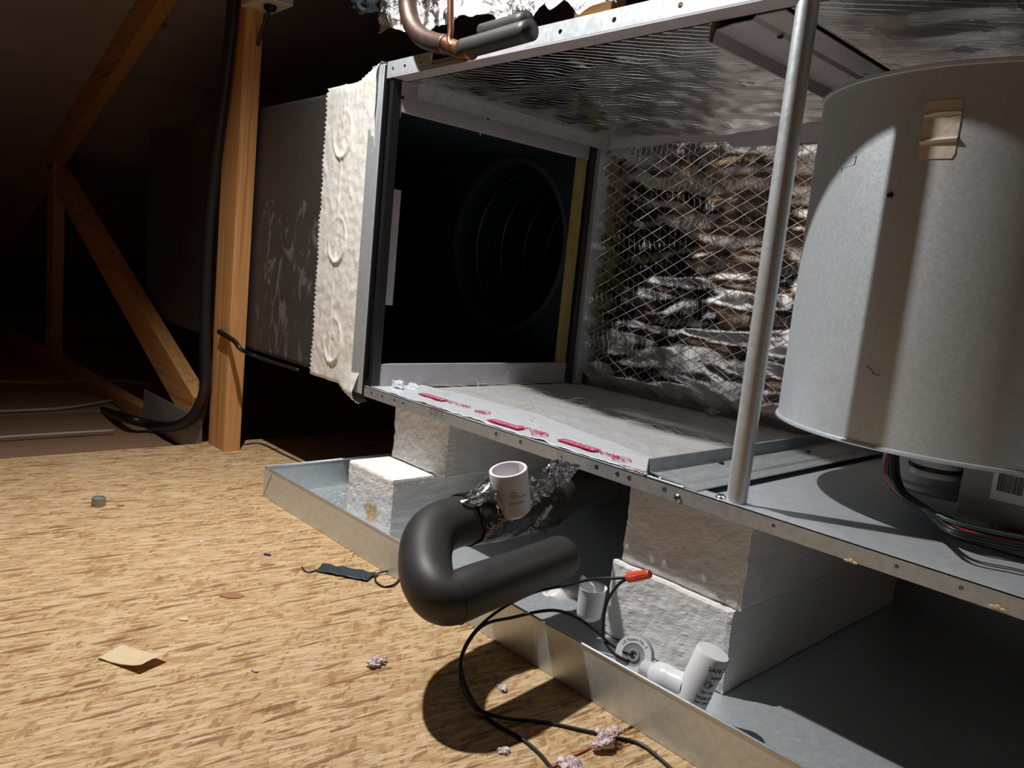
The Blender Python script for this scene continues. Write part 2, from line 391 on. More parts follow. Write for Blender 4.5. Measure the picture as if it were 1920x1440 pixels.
RS = .34; RZ0 = 1.27                      # roof underside: z = RZ0 + RS*x
def roofz(x): return RZ0 + RS * x
bm = bmesh.new()
a = [bm.verts.new(p) for p in ((-5.2, -2.46, roofz(-5.2)), (2.66, -2.46, roofz(2.66)), (2.66, 3.26, roofz(2.66)), (-5.2, 3.26, roofz(-5.2)))]
b = [bm.verts.new(v.co + Vector((0, 0, .02))) for v in a]
bm.faces.new(a); bm.faces.new(b[::-1])
for i in range(4): bm.faces.new((a[i], b[i], b[(i + 1) % 4], a[(i + 1) % 4]))
ceil = struct(fin('ceiling', bm, MAT['roof']), 'brown plywood roof sheathing sloping down over the attic')

def gable(name, y0, y1):
    bm = bmesh.new(); P_ = [(-4.6, -.42), (2.6, -.42), (2.6, roofz(2.6) - .001), (-4.6, roofz(-4.6) - .001)]
    A_ = [bm.verts.new((x, y0, z)) for x, z in P_]; B_ = [bm.verts.new((x, y1, z)) for x, z in P_]
    bm.faces.new(A_); bm.faces.new(B_[::-1])
    for i in range(4): bm.faces.new((A_[i], B_[i], B_[(i + 1) % 4], A_[(i + 1) % 4]))
    return fin(name, bm, MAT['roof'])
struct(gable('wall_back', 3.2, 3.26), 'far gable wall of the attic behind the equipment')
struct(gable('wall_front', -2.46, -2.4), 'gable wall of the attic behind the viewer')
struct(mbox('wall_right', 2.6, 2.66, -2.4, 3.2, -.42, roofz(2.6) - .001, MAT['roof']), 'attic wall beyond the blower end of the cabinet')

# roof truss: webs lie in one plane in front of the duct
TY0, TY1 = -.046, -.008
def member(name, p, q, w, mat, parent, y0=TY0, y1=TY1, bev=.0015):
    p = Vector((p[0], 0, p[1])); q = Vector((q[0], 0, q[1])); d = (q - p).normalized(); n = Vector((-d.z, 0, d.x)) * w / 2
    bm = bmesh.new(); vs = []
    for y in (y0, y1):
        for c in (p - n, q - n, q + n, p + n): vs.append(bm.verts.new((c.x, y, c.z)))
    for f in ((0, 1, 2, 3), (7, 6, 5, 4), (0, 4, 5, 1), (1, 5, 6, 2), (2, 6, 7, 3), (3, 7, 4, 0)): bm.faces.new([vs[i] for i in f])
    bmesh.ops.recalc_face_normals(bm, faces=bm.faces[:]); bmesh.ops.bevel(bm, geom=bm.edges[:], offset=bev, segments=1, affect='EDGES')
    return fin(name, bm, mat, parent)
tr = thing('roof_truss', (-.6, -.03, -.31), 'wooden roof truss with upright, sloping brace and short post in front of the dark duct', 'truss')
member('upright_web', (-.542, -.31), (-.528, roofz(-.53) - .09), .089, MAT['pine_upright'], tr)['label'] = 'pine upright with straight orange grain'
member('diagonal_web', (-2.05, .41), (-.70, -.17), .089, MAT['pine_brace'], tr)
member('short_post', (-2.13, -.25), (-2.13, roofz(-2.13) - .08), .089, MAT['pine_brace'], tr)
member('bottom_chord', (-4.6, -.272), (-.50, -.272), .089, MAT['pine_brace'], tr, TY0 - .0005, TY1 - .0005)
member('top_chord', (-4.4, roofz(-4.4) - .05), (1.9, roofz(1.9) - .05), .089, MAT['pine_brace'], tr)
member('gusset_plate', (-1.03, -.245), (-.62, -.245), .15, MAT['galvanised_dull'], tr, TY0 - .0035, TY0 - .001, .0004)

# second truss overhead, behind the cabinet
tr2 = thing('roof_truss', (.2, .32, .6), 'brown roof truss web standing behind the top of the open cabinet', 'truss')
def mem_y(x0, x1, y0, y1, z0, z1, m, n): return mbox(n, x0, x1, y0, y1, z0, z1, m, tr2, .0015)
mem_y(.112, .20, .30, .338, .575, roofz(.1), MAT['pine_brace'], 'upright_web')
member('diagonal_web', (.36, .585), (.62, roofz(.62) - .03), .089, MAT['pine_brace'], tr2, .30, .338)

# far insulation batts
bt = gridmesh('insulation_batt', lambda u, v: Vector((-4.02 + .65 * u, -1.2 + 3.6 * v, -.299 + .06 * math.sin(math.pi * min(1, max(0, u))) ** .5 + .05 * nz(u * 4, v * 14, 2) * math.sin(math.pi * u))), 14, 60, MAT['batt_wool'], None)
tag(bt, 'pale fibrous insulation lying along the low edge of the roof', 'insulation', None, 'stuff')

# ================================================================== AIR HANDLER CABINET
CX1 = 1.42; BY = .548
ah = thing('air_handler_cabinet', (.5, .27, 0), 'open galvanised air handler cabinet lined with crinkled silver foil, raised on foam blocks', 'air handler')
G = MAT['galvanised']; GD = MAT['galvanised_dull']; PG = MAT['painted_grey']
mbox('bottom_panel', -.01, CX1, .010, BY + .004, .0005, .008, GD, ah)
mbox('back_panel', -.01, CX1, BY + .004, BY + .008, .0, H - .003, GD, ah)
mbox('top_panel', -.012, CX1, .0015, BY + .008, .545, .552, GD, ah)
mbox('end_panel', CX1, CX1 + .006, .0, BY + .008, .0, .552, GD, ah)
# front bottom rail with punched holes
def rail_holes():
    hs = []
    for px in ((684, 731), (697, 737), (717, 744), (740, 755), (755, 778), (931, 817), (977, 832), (1119, 881), (1158, 895), (1180, 903), (1246, 926), (1450, 995), (1680, 1076), (1800, 1118)):
        P = PY(px, 0); hs.append((P.x + .012, .0095, .0036))
    return hs
hs = []; last = -1
for h in sorted(rail_holes()):
    if h[0] > .008 and h[0] - last > .0135: hs.append(h); last = h[0]
hs[-3:] = [(h[0], h[1], .0022) for h in hs[-3:]]
strip_holes('front_rail', CX1 + .012, .018, hs, frame_matrix((-.012, -.0012, -.0035), (1, 0, 0), (0, 0, 1)), MAT['galvanised_dull'], ah)
mbox('rail_lip', -.012, CX1, -.0012, .020, .0132, .0146, G, ah)
for px in ((1595, 1053), (1870, 1140)):   # torn bright paint nicks
    P = PY(px, -.0026)
    bm = bmesh.new()
    for k in range(3):
        bmesh.ops.create_icosphere(bm, subdivisions=1, radius=1, matrix=Matrix.Translation(P + Vector(((k - 1) * .004, 0, .001 * (k % 2)))) @ Matrix.Diagonal((.0032, .0006, .0016 + .001 * (k % 2), 1)))
    fin('paint_nick', bm, MAT['print_cream'], ah)
# screw heads on the rail
def screw_or_hole_dot(at, nrm, r, parent, mat='screw_steel', name='screw_or_hole_dot'):
    M = align(nrm, at); bm = bmesh.new(); lathe(bm, [(0.0001, r * .55), (r * .55, r * .5), (r * .9, r * .25), (r, 0)], M, 14)
    o = fin(name, bm, MAT[mat], parent, True)
    bm = bmesh.new()
    for a_ in (0, math.pi / 2): 
        box(bm, -r * .6, r * .6, -r * .12, r * .12, r * .42, r * .58)
        bmesh.ops.rotate(bm, verts=bm.verts[:], matrix=Matrix.Rotation(math.pi / 2, 3, 'Z'))
    bmesh.ops.transform(bm, matrix=M, verts=bm.verts[:]); fin('screw_slot', bm, MAT['hole_dark'], o)
    return o
P = PY((1270, 934), -.0024); screw_or_hole_dot(P, (0, -1, 0), .0052, ah)
# front top flange, in two pieces with holes
x0 = -.012; x1 = PY((811, 97), 0).x; x2 = PY((990, 50), 0).x
def toph(pxs, xo): return [(PY(p, 0).x - xo, .011, .0034) for p in pxs]
strip_holes('top_flange', x1 - x0, .024, toph(((738, 123), (760, 118), (789, 110)), x0), frame_matrix((x0, -.001, .541), (1, 0, 0), (0, 0, 1)), G, ah)
strip_holes('top_flange', CX1 - x2, .024, toph(((1000, 55), (1053, 42), (1155, 15), (1280, -15)), x2), frame_matrix((x2, -.001, .541), (1, 0, 0), (0, 0, 1)), G, ah)
mbox('top_front_lip', -.012, CX1, -.0008, .030, .5385, .545, PG, ah)
# foil liners
def wr_back(u, v):
    x = -.005 + (CX1 - .01) * u; z = .016 + .522 * v; e = min(1, 22 * min(v, 1 - v))
    w = .017 * ridge(x * .38, z * 1.5, 3.1, 8) + .010 * ridge(x * .55, z * 1.8, 7.7, 17) + .004 * nz(x, z, 1.2, 36)
    mid = math.exp(-((x - .45) / .35) ** 2) * math.exp(-((z - .22) / .16) ** 2)
    return Vector((x, BY - .003 - e * (.006 + .5 * max(0, w) + .012 * mid + .010 * mid * ridge(x * .5, z * 1.5, .4, 14)), z))
gridmesh('back_foil_liner', wr_back, 260, 110, MAT['foil_back'], ah)
def wr_top(u, v):
    x = .004 + .615 * u; y = .03 + (BY - .05) * v; e = min(1, 8 * min(u, 1 - u, v, 1 - v))
    return Vector((x, y, .5375 - e * (.004 + .006 * max(0, ridge(x * .3, y * 1.2, 5, 10)) + .004 * nz(x, y, 3, 30) + .02 * v * v * math.sin(math.pi * u))))
gridmesh('top_foil_liner', wr_top, 120, 90, MAT['foil_top'], ah)
def wr_top2(u, v):
    x = .70 + (CX1 - .71) * u; y = .03 + (BY - .05) * v; e = min(1, 8 * min(u, 1 - u, v, 1 - v))
    return Vector((x, y, .5375 - e * (.003 + .004 * max(0, ridge(x * .5, y * 1.2, 5, 10)))))
gridmesh('top_foil_liner', wr_top2, 90, 60, MAT['foil_top'], ah)
def wr_floor(u, v):
    x = .006 + .615 * u; y = .022 + (BY - .035) * v; e = min(1, 8 * min(u, 1 - u, v, 1 - v))
    return Vector((x, y, .0105 + e * (.0015 + .002 * ridge(x * .4, y, 1.7, 16) + .0015 * nz(x, y, 6, 50))))
gridmesh('floor_foil_liner', wr_floor, 120, 90, MAT['foil_floor'], ah)
mbox('floor_sheet', .69, CX1 - .002, .020, BY - .004, .0082, .0105, MAT['galvanised'], ah)
mbox('back_top_trim', .0, CX1, BY - .016, BY - .012, .505, .538, PG, ah)
# torn foil tape along the front edge
def ft(u, v):
    x = .004 + .612 * u
    yf = .0005 + .007 * abs(nz(x, 0, 4, 38)) + .006 * max(0, nz(x, 2, 1, 15)); yb = .115 + .02 * nz(x, 5, 2, 6) - .05 * max(0, (u - .55)) + .03 * math.sin(math.pi * min(1, u * 1.4)) 
    y = yf + (yb - yf) * v
    return Vector((x, y, .0165 + .0012 * nz(x, y, 9, 45) + (.0035 * max(0, nz(x, 0, 8, 22)) if v < .06 else 0)))
gridmesh('torn_foil_tape', ft, 150, 26, MAT['foil_tape'], ah, .0003)['label'] = 'torn silver foil tape with red printing'
bm = bmesh.new()   # crumpled corner flap of tape
def flap(c, sx, sy, sz, seed, mat, name, parent, sub_=3, ext=.35):
    bm = bmesh.new(); bmesh.ops.create_icosphere(bm, subdivisions=sub_, radius=1)
    for v in bm.verts:
        n_ = noise.noise(v.co * 1.7 + Vector((seed, 0, 0))); n2 = abs(noise.noise(v.co * 4.1 + Vector((0, seed, 0))))
        v.co = Vector((v.co.x * sx, v.co.y * sy, v.co.z * sz)) * (1 + ext * n_ * 1.6 - .5 * n2) + Vector(c)
    return fin(name, bm, mat, parent)
P = PX((745, 720), .027); flap(P, .020, .007, .007, 3, MAT['foil_tape'], 'crumpled_tape_flap', ah)
P = PX((775, 724), .028); flap(P, .016, .006, .006, 8, MAT['foil_tape'], 'crumpled_tape_flap', ah)
# red print on the tape
def floorM(p, ang=0.0): 
    o = PZ(p, .0186); c, s = math.cos(ang), math.sin(ang); return frame_matrix(o, (c, s, 0), (-s, c, 0))
def ul_mark(M, r, mat, parent):
    bm = bmesh.new(); lathe(bm, [(r, 0), (r, .00015), (r * .86, .00015), (r * .86, 0)], M, 24, True); fin('printed_ring', bm, mat, parent)
    text('UL', r * 1.1, M, mat, parent)
RED = MAT['print_red']
for p, box_on in (((812, 744), 1), ((948, 795), 1), ((1085, 834), 1)):
    M = floorM(p); bm = bmesh.new(); box(bm, -.034, .034, -.009, .009, 0, .00015); bmesh.ops.transform(bm, matrix=M, verts=bm.verts[:]); fin('printed_block', bm, RED, ah)
    text('SHURTAPE', .0125, M @ Matrix.Translation((0, 0, .0002)), MAT['foil_tape'], ah)
for p in ((858, 757), (995, 805), (1128, 848)): text('AF 099', .019, floorM(p), RED, ah)
for p in ((905, 772), (1012, 813), (1165, 860)): ul_mark(floorM(p), .0125, RED, ah)
text('181B-FX', .011, floorM((815, 762)), RED, ah); text('0404', .013, floorM((900, 772)), RED, ah)
text('AF 099', .012, floorM((1185, 878)), RED, ah)
# loose glass fibres lying on the floor foil
bm = bmesh.new()
for k in range(230):
    x = random.uniform(.04, .60); y = random.uniform(.06, .50); a_ = random.gauss(.35, .6); L = random.uniform(.02, .085); c_ = random.uniform(-1.2, 1.2)
    hgt = random.uniform(.0005, .004) if k % 12 else random.uniform(.01, .035)
    pts = []
    for i in range(5):
        t = i / 4 - .5; aa = a_ + c_ * t
        pts.append(Vector((min(.615, max(.01, x + L * t * math.cos(aa))), min(.53, max(.02, y + L * t * math.sin(aa))), .0185 + hgt * (1 - 4 * t * t))))
    sweep(bm, pts, random.uniform(.00015, .0003), 3, False)
fo = fin('loose_fibres', bm, MAT['fibre'], ah); fo['kind'] = 'stuff'
flap(PZ((1335, 772), .02), .012, .010, .008, 5, MAT['fibre'], 'insulation_scrap', ah, 2)
# divider channels, floor and ceiling
def channel(z0, up, xa, xb, name):
    s = 1 if up else -1; o = thing_part(name)
    return o
def prof_y(name, prof, y0, y1, mat, parent, thick=.0014):
    bm = bmesh.new(); n = len(prof); A = [bm.verts.new((x, y0, z)) for x, z in prof]; B = [bm.verts.new((x, y1, z)) for x, z in prof]
    for i in range(n - 1): bm.faces.new((A[i], A[i + 1], B[i + 1], B[i]))
    bmesh.ops.recalc_face_normals(bm, faces=bm.faces[:]); bmesh.ops.solidify(bm, geom=bm.faces[:], thickness=thick); return fin(name, bm, mat, parent, recalc=False)
dc = prof_y('floor_divider_channel', [(.612, .012), (.613, .036), (.6165, .036), (.6185, .0215), (.640, .0185), (.662, .0185), (.666, .0165), (.684, .0165)], .002, BY - .02, GD, ah)
mbox('channel_tab', .612, .668, -.001, .016, .0148, .0164, GD, ah, .0004)
for p in ((1352, 868), (1515, 848)):
    q = PZ(p, .021); screw_or_hole_dot(q, (0, 0, 1), .004, dc, 'hole_dark', 'screw_or_hole_dot')  # dark domes painted for the shade inside the channel's holes
for p in ((1212, 889), (1240, 897)): q = PZ(p, .0166); screw_or_hole_dot(q, (0, 0, 1), .0045, ah)
tc = prof_y('ceiling_divider_channel', [(.602, .540), (.603, .518), (.607, .517), (.610, .530), (.632, .5335), (.655, .5335), (.659, .5375), (.694, .5375)], .031, BY - .02, PG, ah)
for p in ((1463, 68), (1619, 145)):
    q = PZ(p, .5325); screw_or_hole_dot(q, (0, 0, -1), .0042, tc, 'hole_dark', 'screw_or_hole_dot')  # near-black dots stand in for shaded holes in the ceiling channel
# support post
pb = PZ((1387, 945), .0146); px_, py_ = .728, .0135
mlathe('support_post', [(.0001, .0148), (.0112, .0148), (.0112, .5385), (.0001, .5385)], MAT['galvanised'], ah, Matrix.Translation((px_, py_, 0)), 28)['label'] = 'slender galvanised round post between rail and top'
screw_or_hole_dot(Vector((px_ - .017, .0095, .0148)), (0, 0, 1), .0062, ah)
# supply end frame (facing the blower side)
mbox('frame_top_bar', -.004, .003, .004, .500, .488, .538, PG, ah, .0008)
prof = [(.003, .5385), (.026, .5385), (.030, .535), (.030, .510)]
bm = bmesh.new(); A = [bm.verts.new((x, .035, z)) for x, z in prof]; B = [bm.verts.new((x, .525, z)) for x, z in prof]
for i in range(3): bm.faces.new((A[i], A[i + 1], B[i + 1], B[i]))
bmesh.ops.recalc_face_normals(bm, faces=bm.faces[:]); bmesh.ops.solidify(bm, geom=bm.faces[:], thickness=.0014); fin('frame_top_angle', bm, GD, ah, recalc=False)
mbox('frame_bottom_bar', -.004, .003, .004, .500, .012, .056, PG, ah, .0008)
mbox('frame_front_bar_unlit', -.006, .004, .002, .020, .012, .538, MAT['black_plastic'], ah, .0008)  # black colour stands in for the unlit face of this strip
mbox('frame_inner_plate', -.0075, -.0045, .018, .040, .16, .36, PG, ah)
mbox('gasket_strip', -.008, .004, .470, .494, .056, .488, MAT['gasket_yellow'], ah, .001)
mbox('frame_rear_gap_shade', -.004, .010, .498, .512, .012, .538, MAT['black_plastic'], ah)  # black strip added for the shade in the gap behind the gasket
mbox('frame_rear_angle', .004, .022, .514, .534, .012, .538, GD, ah, .001)
pins = []
for p in ((751, 210), (901, 245), (1006, 268)):
    q = PX(p, -.02); pins.append(tube('insulation_pin', [q + Vector((0, 0, .016)), q + Vector((0, 0, -.009))], .0011, MAT['cable_white'], None, 6, 2))
for p in ((755, 183), (915, 222), (1060, 257)): q = PX(p, .0035); screw_or_hole_dot(q, (1, 0, 0), .003, ah, 'hole_dark', 'screw_or_hole_dot')

# ================================================================== SUPPLY DUCT
DX0 = -1.21; DZ0, DZ1 = .012, .535
sd = thing('supply_duct', (-.6, .27, .0), 'large dark insulated duct box ending in a white taped collar', 'duct')
for p_ in pins: p_.parent = sd; p_.matrix_parent_inverse = Matrix.Translation(-sd.location)
def shell(name, x0, x1, y0, y1, z0, z1, mat, parent, bev=.0): return mbox(name, x0, x1, y0, y1, z0, z1, mat, parent, bev, 3)
shell('front_board', DX0, -.022, .0, .022, DZ0, DZ1, MAT['duct'], sd, .009)
shell('top_board', DX0, -.012, .012, .56, DZ1 - .022, DZ1 + .001, MAT['duct'], sd, .006)
shell('bottom_board', DX0, -.012, .012, .56, DZ0 - .001, DZ0 + .022, MAT['duct'], sd, .006)
shell('end_board', DX0 - .001, DX0 + .022, .006, .555, DZ0 + .005, DZ1 - .005, MAT['duct'], sd, .006)
# inner black liner faces, with a round take-off in the back one
mbox('inner_liner', DX0 + .03, -.012, .0222, .026, DZ0 + .02, DZ1 - .02, MAT['black_liner'], sd)
mbox('inner_liner', DX0 + .03, -.012, .026, .50, DZ1 - .028, DZ1 - .0225, MAT['black_liner'], sd)
mbox('inner_liner', DX0 + .03, -.012, .026, .50, DZ0 + .0225, DZ0 + .028, MAT['black_liner'], sd)
mbox('inner_liner', DX0 + .0225, DX0 + .03, .026, .50, DZ0 + .02, DZ1 - .02, MAT['black_liner'], sd)
TC = Vector((-.235, .50, .300)); TR = .195
bm = bmesh.new(); X0_, X1_, Z0_, Z1_ = DX0 + .03, -.012, DZ0 + .02, DZ1 - .02; seg = 48
ring, out = [], []
for k in range(seg):
    t = 2 * math.pi * k / seg; c, s = math.cos(t), math.sin(t); ring.append(bm.verts.new((TC.x + TR * c, .502, TC.z + TR * s)))
    R2 = .213; m_ = max(abs(c), abs(s)); out.append(bm.verts.new((TC.x + R2 * c / m_, .502, TC.z + R2 * s / m_)))
for k in range(seg): bm.faces.new((ring[k], ring[(k + 1) % seg], out[(k + 1) % seg], out[k]))
def q4(x0, x1, z0, z1): bm.faces.new([bm.verts.new((x, .502, z)) for x, z in ((x0, z0), (x1, z0), (x1, z1), (x0, z1))])
q4(X0_, TC.x - .213, Z0_, Z1_); q4(TC.x + .213, X1_, Z0_, Z1_); q4(TC.x - .213, TC.x + .213, Z0_, TC.z - .213); q4(TC.x - .213, TC.x + .213, TC.z + .213, Z1_)
bmesh.ops.recalc_face_normals(bm, faces=bm.faces[:]); bmesh.ops.solidify(bm, geom=bm.faces[:], thickness=.004); fin('back_liner', bm, MAT['black_liner'], sd, recalc=False)
My = Matrix.Translation(TC) @ Matrix.Rotation(-math.pi / 2, 4, 'X')      # local z -> +Y
mlathe('takeoff_collar', [(TR, .006), (TR + .010, -.003), (TR + .010, -.0045), (TR - .003, -.0045), (TR - .003, .05), (TR, .05)], MAT['flex_wire'], sd, My, 64, True)
bm = bmesh.new(); prof = []
for i in range(49):
    t = i / 48; prof.append((TR - .006 - .007 * (.5 - .5 * math.cos(i * math.pi / 2)), .012 + t * .62))
lathe(bm, prof, My, 48); fin('flex_duct', bm, MAT['flex_film'], sd, True)
for i in range(5):
    bm = bmesh.new(); d = .06 + i * .085; lathe(bm, [(TR - .016 + .0022 * math.cos(a), d + .0022 * math.sin(a)) for a in (k * math.pi / 3 for k in range(6))], My, 56, True); fin('flex_wire_hoop', bm, MAT['flex_wire'], sd, True)
mlathe('flex_duct_end', [(.0001, .635), (TR, .635)], MAT['flex_film'], sd, My, 32)
# collar flange next to the cabinet
mbox('collar_flange', -.055, -.0165, -.004, .0015, -.001, .562, G, sd, .001)
mbox('collar_edge', -.0165, -.0125, -.003, .004, .0, .56, MAT['black_plastic'], sd)
# white tape: zig-zag left edge, rings embossed into it, wraps over top and under
rings_c = [(PY(p, 0).x, PY(p, 0).z, .044) for p in ((645, 252), (634, 450), (625, 638))]
def tapef(u, v):
    s = -.035 + v * .645                       # runs from under the duct, up the front, over the top
    xl = PY((616, 165), 0).x + (PY((584, 690), 0).x - PY((616, 165), 0).x) * (1 - min(1, max(0, s / .56))) + .001
    xr = -.030 + .004 * nz(0, s, 3, 14) - .004 * max(0, nz(2, s, 1, 30))
    zz = .0035 * (1 if int(v * 150 + .5) % 2 else -1) if u < 1e-6 else 0
    x = xl + zz + (xr - xl) * u
    h = .0016 + .0016 * max(0, ridge(x, s * .6, 4, 28) - .4) + .0010 * nz(x, s, 1, 70)
    for cx, cz, r in rings_c:
        d = math.hypot((x - cx) * 1.3, (s - cz)); ang = math.atan2(s - cz, x - cx)
        h += .0046 * math.exp(-((d - r * .93) / .0045) ** 2) * (.55 + .45 * math.sin(ang * 1.0 + 2.4)) + .0012 * math.exp(-(d / (r * .7)) ** 2) * nz(x, s, 6, 120)
    h += .0028 * math.exp(-((x + .142 + .01 * nz(0, s, 1, 8)) / .0022) ** 2) * (.5 + .5 * nz(0, s, 4, 25))
    if u > .55: h += .008 * (u - .55) / .45 * max(0, min(1, (s - .40) / .14)) + .013 * max(0, 1 - abs(s - .0) / .045) * ((u - .55) / .45)
    lo_, hi_ = .008, .538 + (.022 * max(0, (u - .60) / .40) if u > .6 else 0)
    if u > .6: lo_ = .008 - .020 * ((u - .6) / .4) ** .7
    y, z = -h, s
    if s > hi_: y, z = -.002 + (s - hi_) * .95, hi_ + h * .6 + .003
    elif s > hi_ - .012: t = (s - hi_ + .012) / .012; y += .002 * t * t
    if s < lo_: y, z = -.002 + (lo_ - s) * .95, lo_ - h * .6 - .003
    return Vector((x, y, z))
gridmesh('white_tape_band', tapef, 90, 220, MAT['white_tape'], sd)['label'] = 'white foil tape band with saw-tooth edge and round bulges'

# ================================================================== FOAM BLOCKS
def foam(x0, x1, y0, y1, z0, z1, label, mat='foam', seed=0, nx=26, ny=50, nzz=16):
    bm = bmesh.new(); box(bm, x0, x1, y0, y1, z0, z1)
    bmesh.ops.subdivide_edges(bm, edges=bm.edges[:], cuts=26, use_grid_fill=True)
    for v in bm.verts:
        d = Vector((nz(v.co.x, v.co.y, v.co.z + seed, 45), nz(v.co.x + 5, v.co.y, v.co.z, 45), nz(v.co.x, v.co.y + 9, v.co.z, 45))) * .0011 + Vector((nz(v.co.x, v.co.y, v.co.z, 130), nz(v.co.y, v.co.x, v.co.z, 130), 0)) * .0010
        edge = sum(1 for c, a_, b_ in ((v.co.x, x0, x1), (v.co.y, y0, y1), (v.co.z, z0, z1)) if min(abs(c - a_), abs(c - b_)) < 1e-4)
        if edge > 1:
            d += Vector(((x0 + x1) / 2 - v.co.x, ((y0 + y1) / 2 - v.co.y) * .5, (z0 + z1) / 2 - v.co.z)).normalized() * (.0016 + .0018 * abs(nz(v.co.x, v.co.y, v.co.z, 160)))
        if abs(v.co.z - z0) < 1e-4 or abs(v.co.z - z1) < 1e-4: d.z = 0 if edge < 2 else d.z
        v.co += d
    o = fin('foam_block', bm, MAT[mat], None, False); return tag(o, label, 'foam block')
foam(.036, .192, .034, .52, -.1055, -.0045, 'white foam block under the taped collar end of the cabinet, upper of its stack', seed=1)
foam(.026, .163, -.046, .46, -.2148, -.1065, 'rust-stained white foam block in the pan, lower block with its top showing', 'foam_rust', 2)
foam(.567, .742, .033, .52, -.1125, -.0045, 'white foam block under the cabinet below the slender post, upper of its stack', seed=3)
foam(.556, .736, .0285, .52, -.2148, -.1135, 'glittering lower white foam block standing in the pan behind the white plastic fitting', seed=4)

# ================================================================== DRAIN PAN
pn = thing('drain_pan', (.5, .25, ZF + .0005), 'shallow galvanised drain pan on the board floor under the cabinet', 'drain pan')
PX0, PX1, PY0, PY1, PZT = -.162, 1.36, -.1055, .64, -.1610
PM = MAT['galvanised']
mbox('pan_base', PX0, PX1, PY0, PY1, ZF + .0006, ZP, MAT['galvanised'], pn)
t_ = .0012
mbox('pan_front', PX0, PX1, PY0 - t_, PY0, ZF + .0006, PZT, PM, pn); mbox('pan_back', PX0, PX1, PY1, PY1 + t_, ZF + .0006, PZT, PM, pn)
mbox('pan_side', PX0 - t_, PX0, PY0 - t_, PY1 + t_, ZF + .0006, PZT, PM, pn); mbox('pan_side', PX1, PX1 + t_, PY0 - t_, PY1 + t_, ZF + .0006, PZT, PM, pn)
tube('rolled_hem', [(PX0, PY0 - .0003, PZT), (PX1, PY0 - .0003, PZT)], .0019, PM, pn, 8, 1); tube('rolled_hem', [(PX0 - .0003, PY0, PZT), (PX0 - .0003, PY1, PZT)], .0019, PM, pn, 8, 1)
tube('rolled_hem', [(PX0, PY1, PZT), (PX1, PY1, PZT)], .0019, PM, pn, 8, 1)
bm = bmesh.new(); c0 = [(PX0, PY0 - t_, ZF + .004), (PX0 + .030, PY0 - t_ - .0006, PZT - .004), (PX0, PY0 - t_, PZT - .004)]
va = [bm.verts.new(c) for c in c0]; vb = [bm.verts.new((c[0], c[1] - .0012, c[2])) for c in c0]; bm.faces.new(va); bm.faces.new(vb[::-1])
for i in range(3): bm.faces.new((va[i], vb[i], vb[(i + 1) % 3], va[(i + 1) % 3]))
fin('corner_fold', bm, PM, pn)
# grit lying in the far corner of the pan
bm = bmesh.new()
for k in range(160):
    s = random.uniform(.0008, .0026); x = random.uniform(-.14, .02); y = random.uniform(-.095, .12)
    bmesh.ops.create_icosphere(bm, subdivisions=1, radius=s, matrix=Matrix.Translation((x, y, ZP + s * .62)) @ Matrix.Diagonal((1, 1, .6, 1)))
g_ = fin('foam_crumbs', bm, MAT['white_fluff']); tag(g_, 'scattered white foam crumbs in the corner of the pan', 'crumbs', None, 'stuff')

# ================================================================== BLOWER
BX, BYc, BR, BZ0, BZ1 = .842, .263, .188, .095, .4755
bl = thing('blower', (BX, BYc, .0106), 'big galvanised blower drum with a paper label, raised above its motor box', 'blower')
Mb = Matrix.Translation((BX, BYc, 0))
mlathe('drum_shell', [(BR, BZ0 + .003), (BR, BZ1 - .003)], MAT['drum_steel'], bl, Mb, 128)
mlathe('top_rim', [(BR - .002, BZ1 - .004), (BR + .0022, BZ1 - .003), (BR + .0028, BZ1 - .0005), (BR + .001, BZ1 + .001), (BR - .004, BZ1)], MAT['drum_steel'], bl, Mb, 128)
mlathe('bottom_rim', [(BR - .002, BZ0 + .004), (BR + .0022, BZ0 + .003), (BR + .0028, BZ0 + .0005), (BR + .001, BZ0 - .001), (BR - .004, BZ0)], MAT['drum_steel'], bl, Mb, 128)
mlathe('top_plate', [(.0001, BZ1 - .0005), (BR - .003, BZ1 - .0005)], MAT['drum_steel'], bl, Mb, 64); mlathe('bottom_plate', [(.10, BZ0 + .0008), (BR - .003, BZ0 + .0008)], GD, bl, Mb, 64)
def cyl_hit(p):
    d = ray(p); ox, oy = CC.x - BX, CC.y - BYc; a_ = d.x ** 2 + d.y ** 2; b_ = 2 * (ox * d.x + oy * d.y); c_ = ox * ox + oy * oy - BR * BR
    return CC + d * ((-b_ - math.sqrt(max(0, b_ * b_ - 4 * a_ * c_))) / (2 * a_))
def on_drum(p, off=.0004):
    P = cyl_hit(p); th0 = math.atan2(P.y - BYc, P.x - BX)
    def f(c, rr=BR): 
        th = th0 + c.x / BR; return Vector((BX + (BR + off + c.z) * math.cos(th), BYc + (BR + off + c.z) * math.sin(th), P.z + c.y))
    return f
fl = on_drum((1763, 243)); bm = bmesh.new(); V = []
LW, LH = .0165, .0275
def lab(u, v):
    x = (u - .5) * 2 * LW; y = (v - .5) * 2 * LH; x *= 1 - .12 * max(0, (abs(v - .5) - .42) / .08); yy = v
    fold = .0022 * math.exp(-((v - .76 - .02 * u) / .022) ** 2) + .0030 * math.exp(-((v - .30 - .03 * u) / .026) ** 2)
    return fl(Vector((x, y, .0003 + fold + .0003 * nz(u, v, 2, 8))))
gridmesh('paper_label', lab, 14, 60, MAT['paper_label'], bl, 0, True)
fs = on_drum((1590, 305)); pts = [(-.009, -.0085), (-.009, -.004), (.011, -.003), (.012, .0055), (-.005, .0055)]
bm = bmesh.new(); sweep(bm, [fs(Vector((x, y, 0))) for x, y in pts], .00045, 6); fin('stamped_outline', bm, MAT['galvanised_dull'], bl)
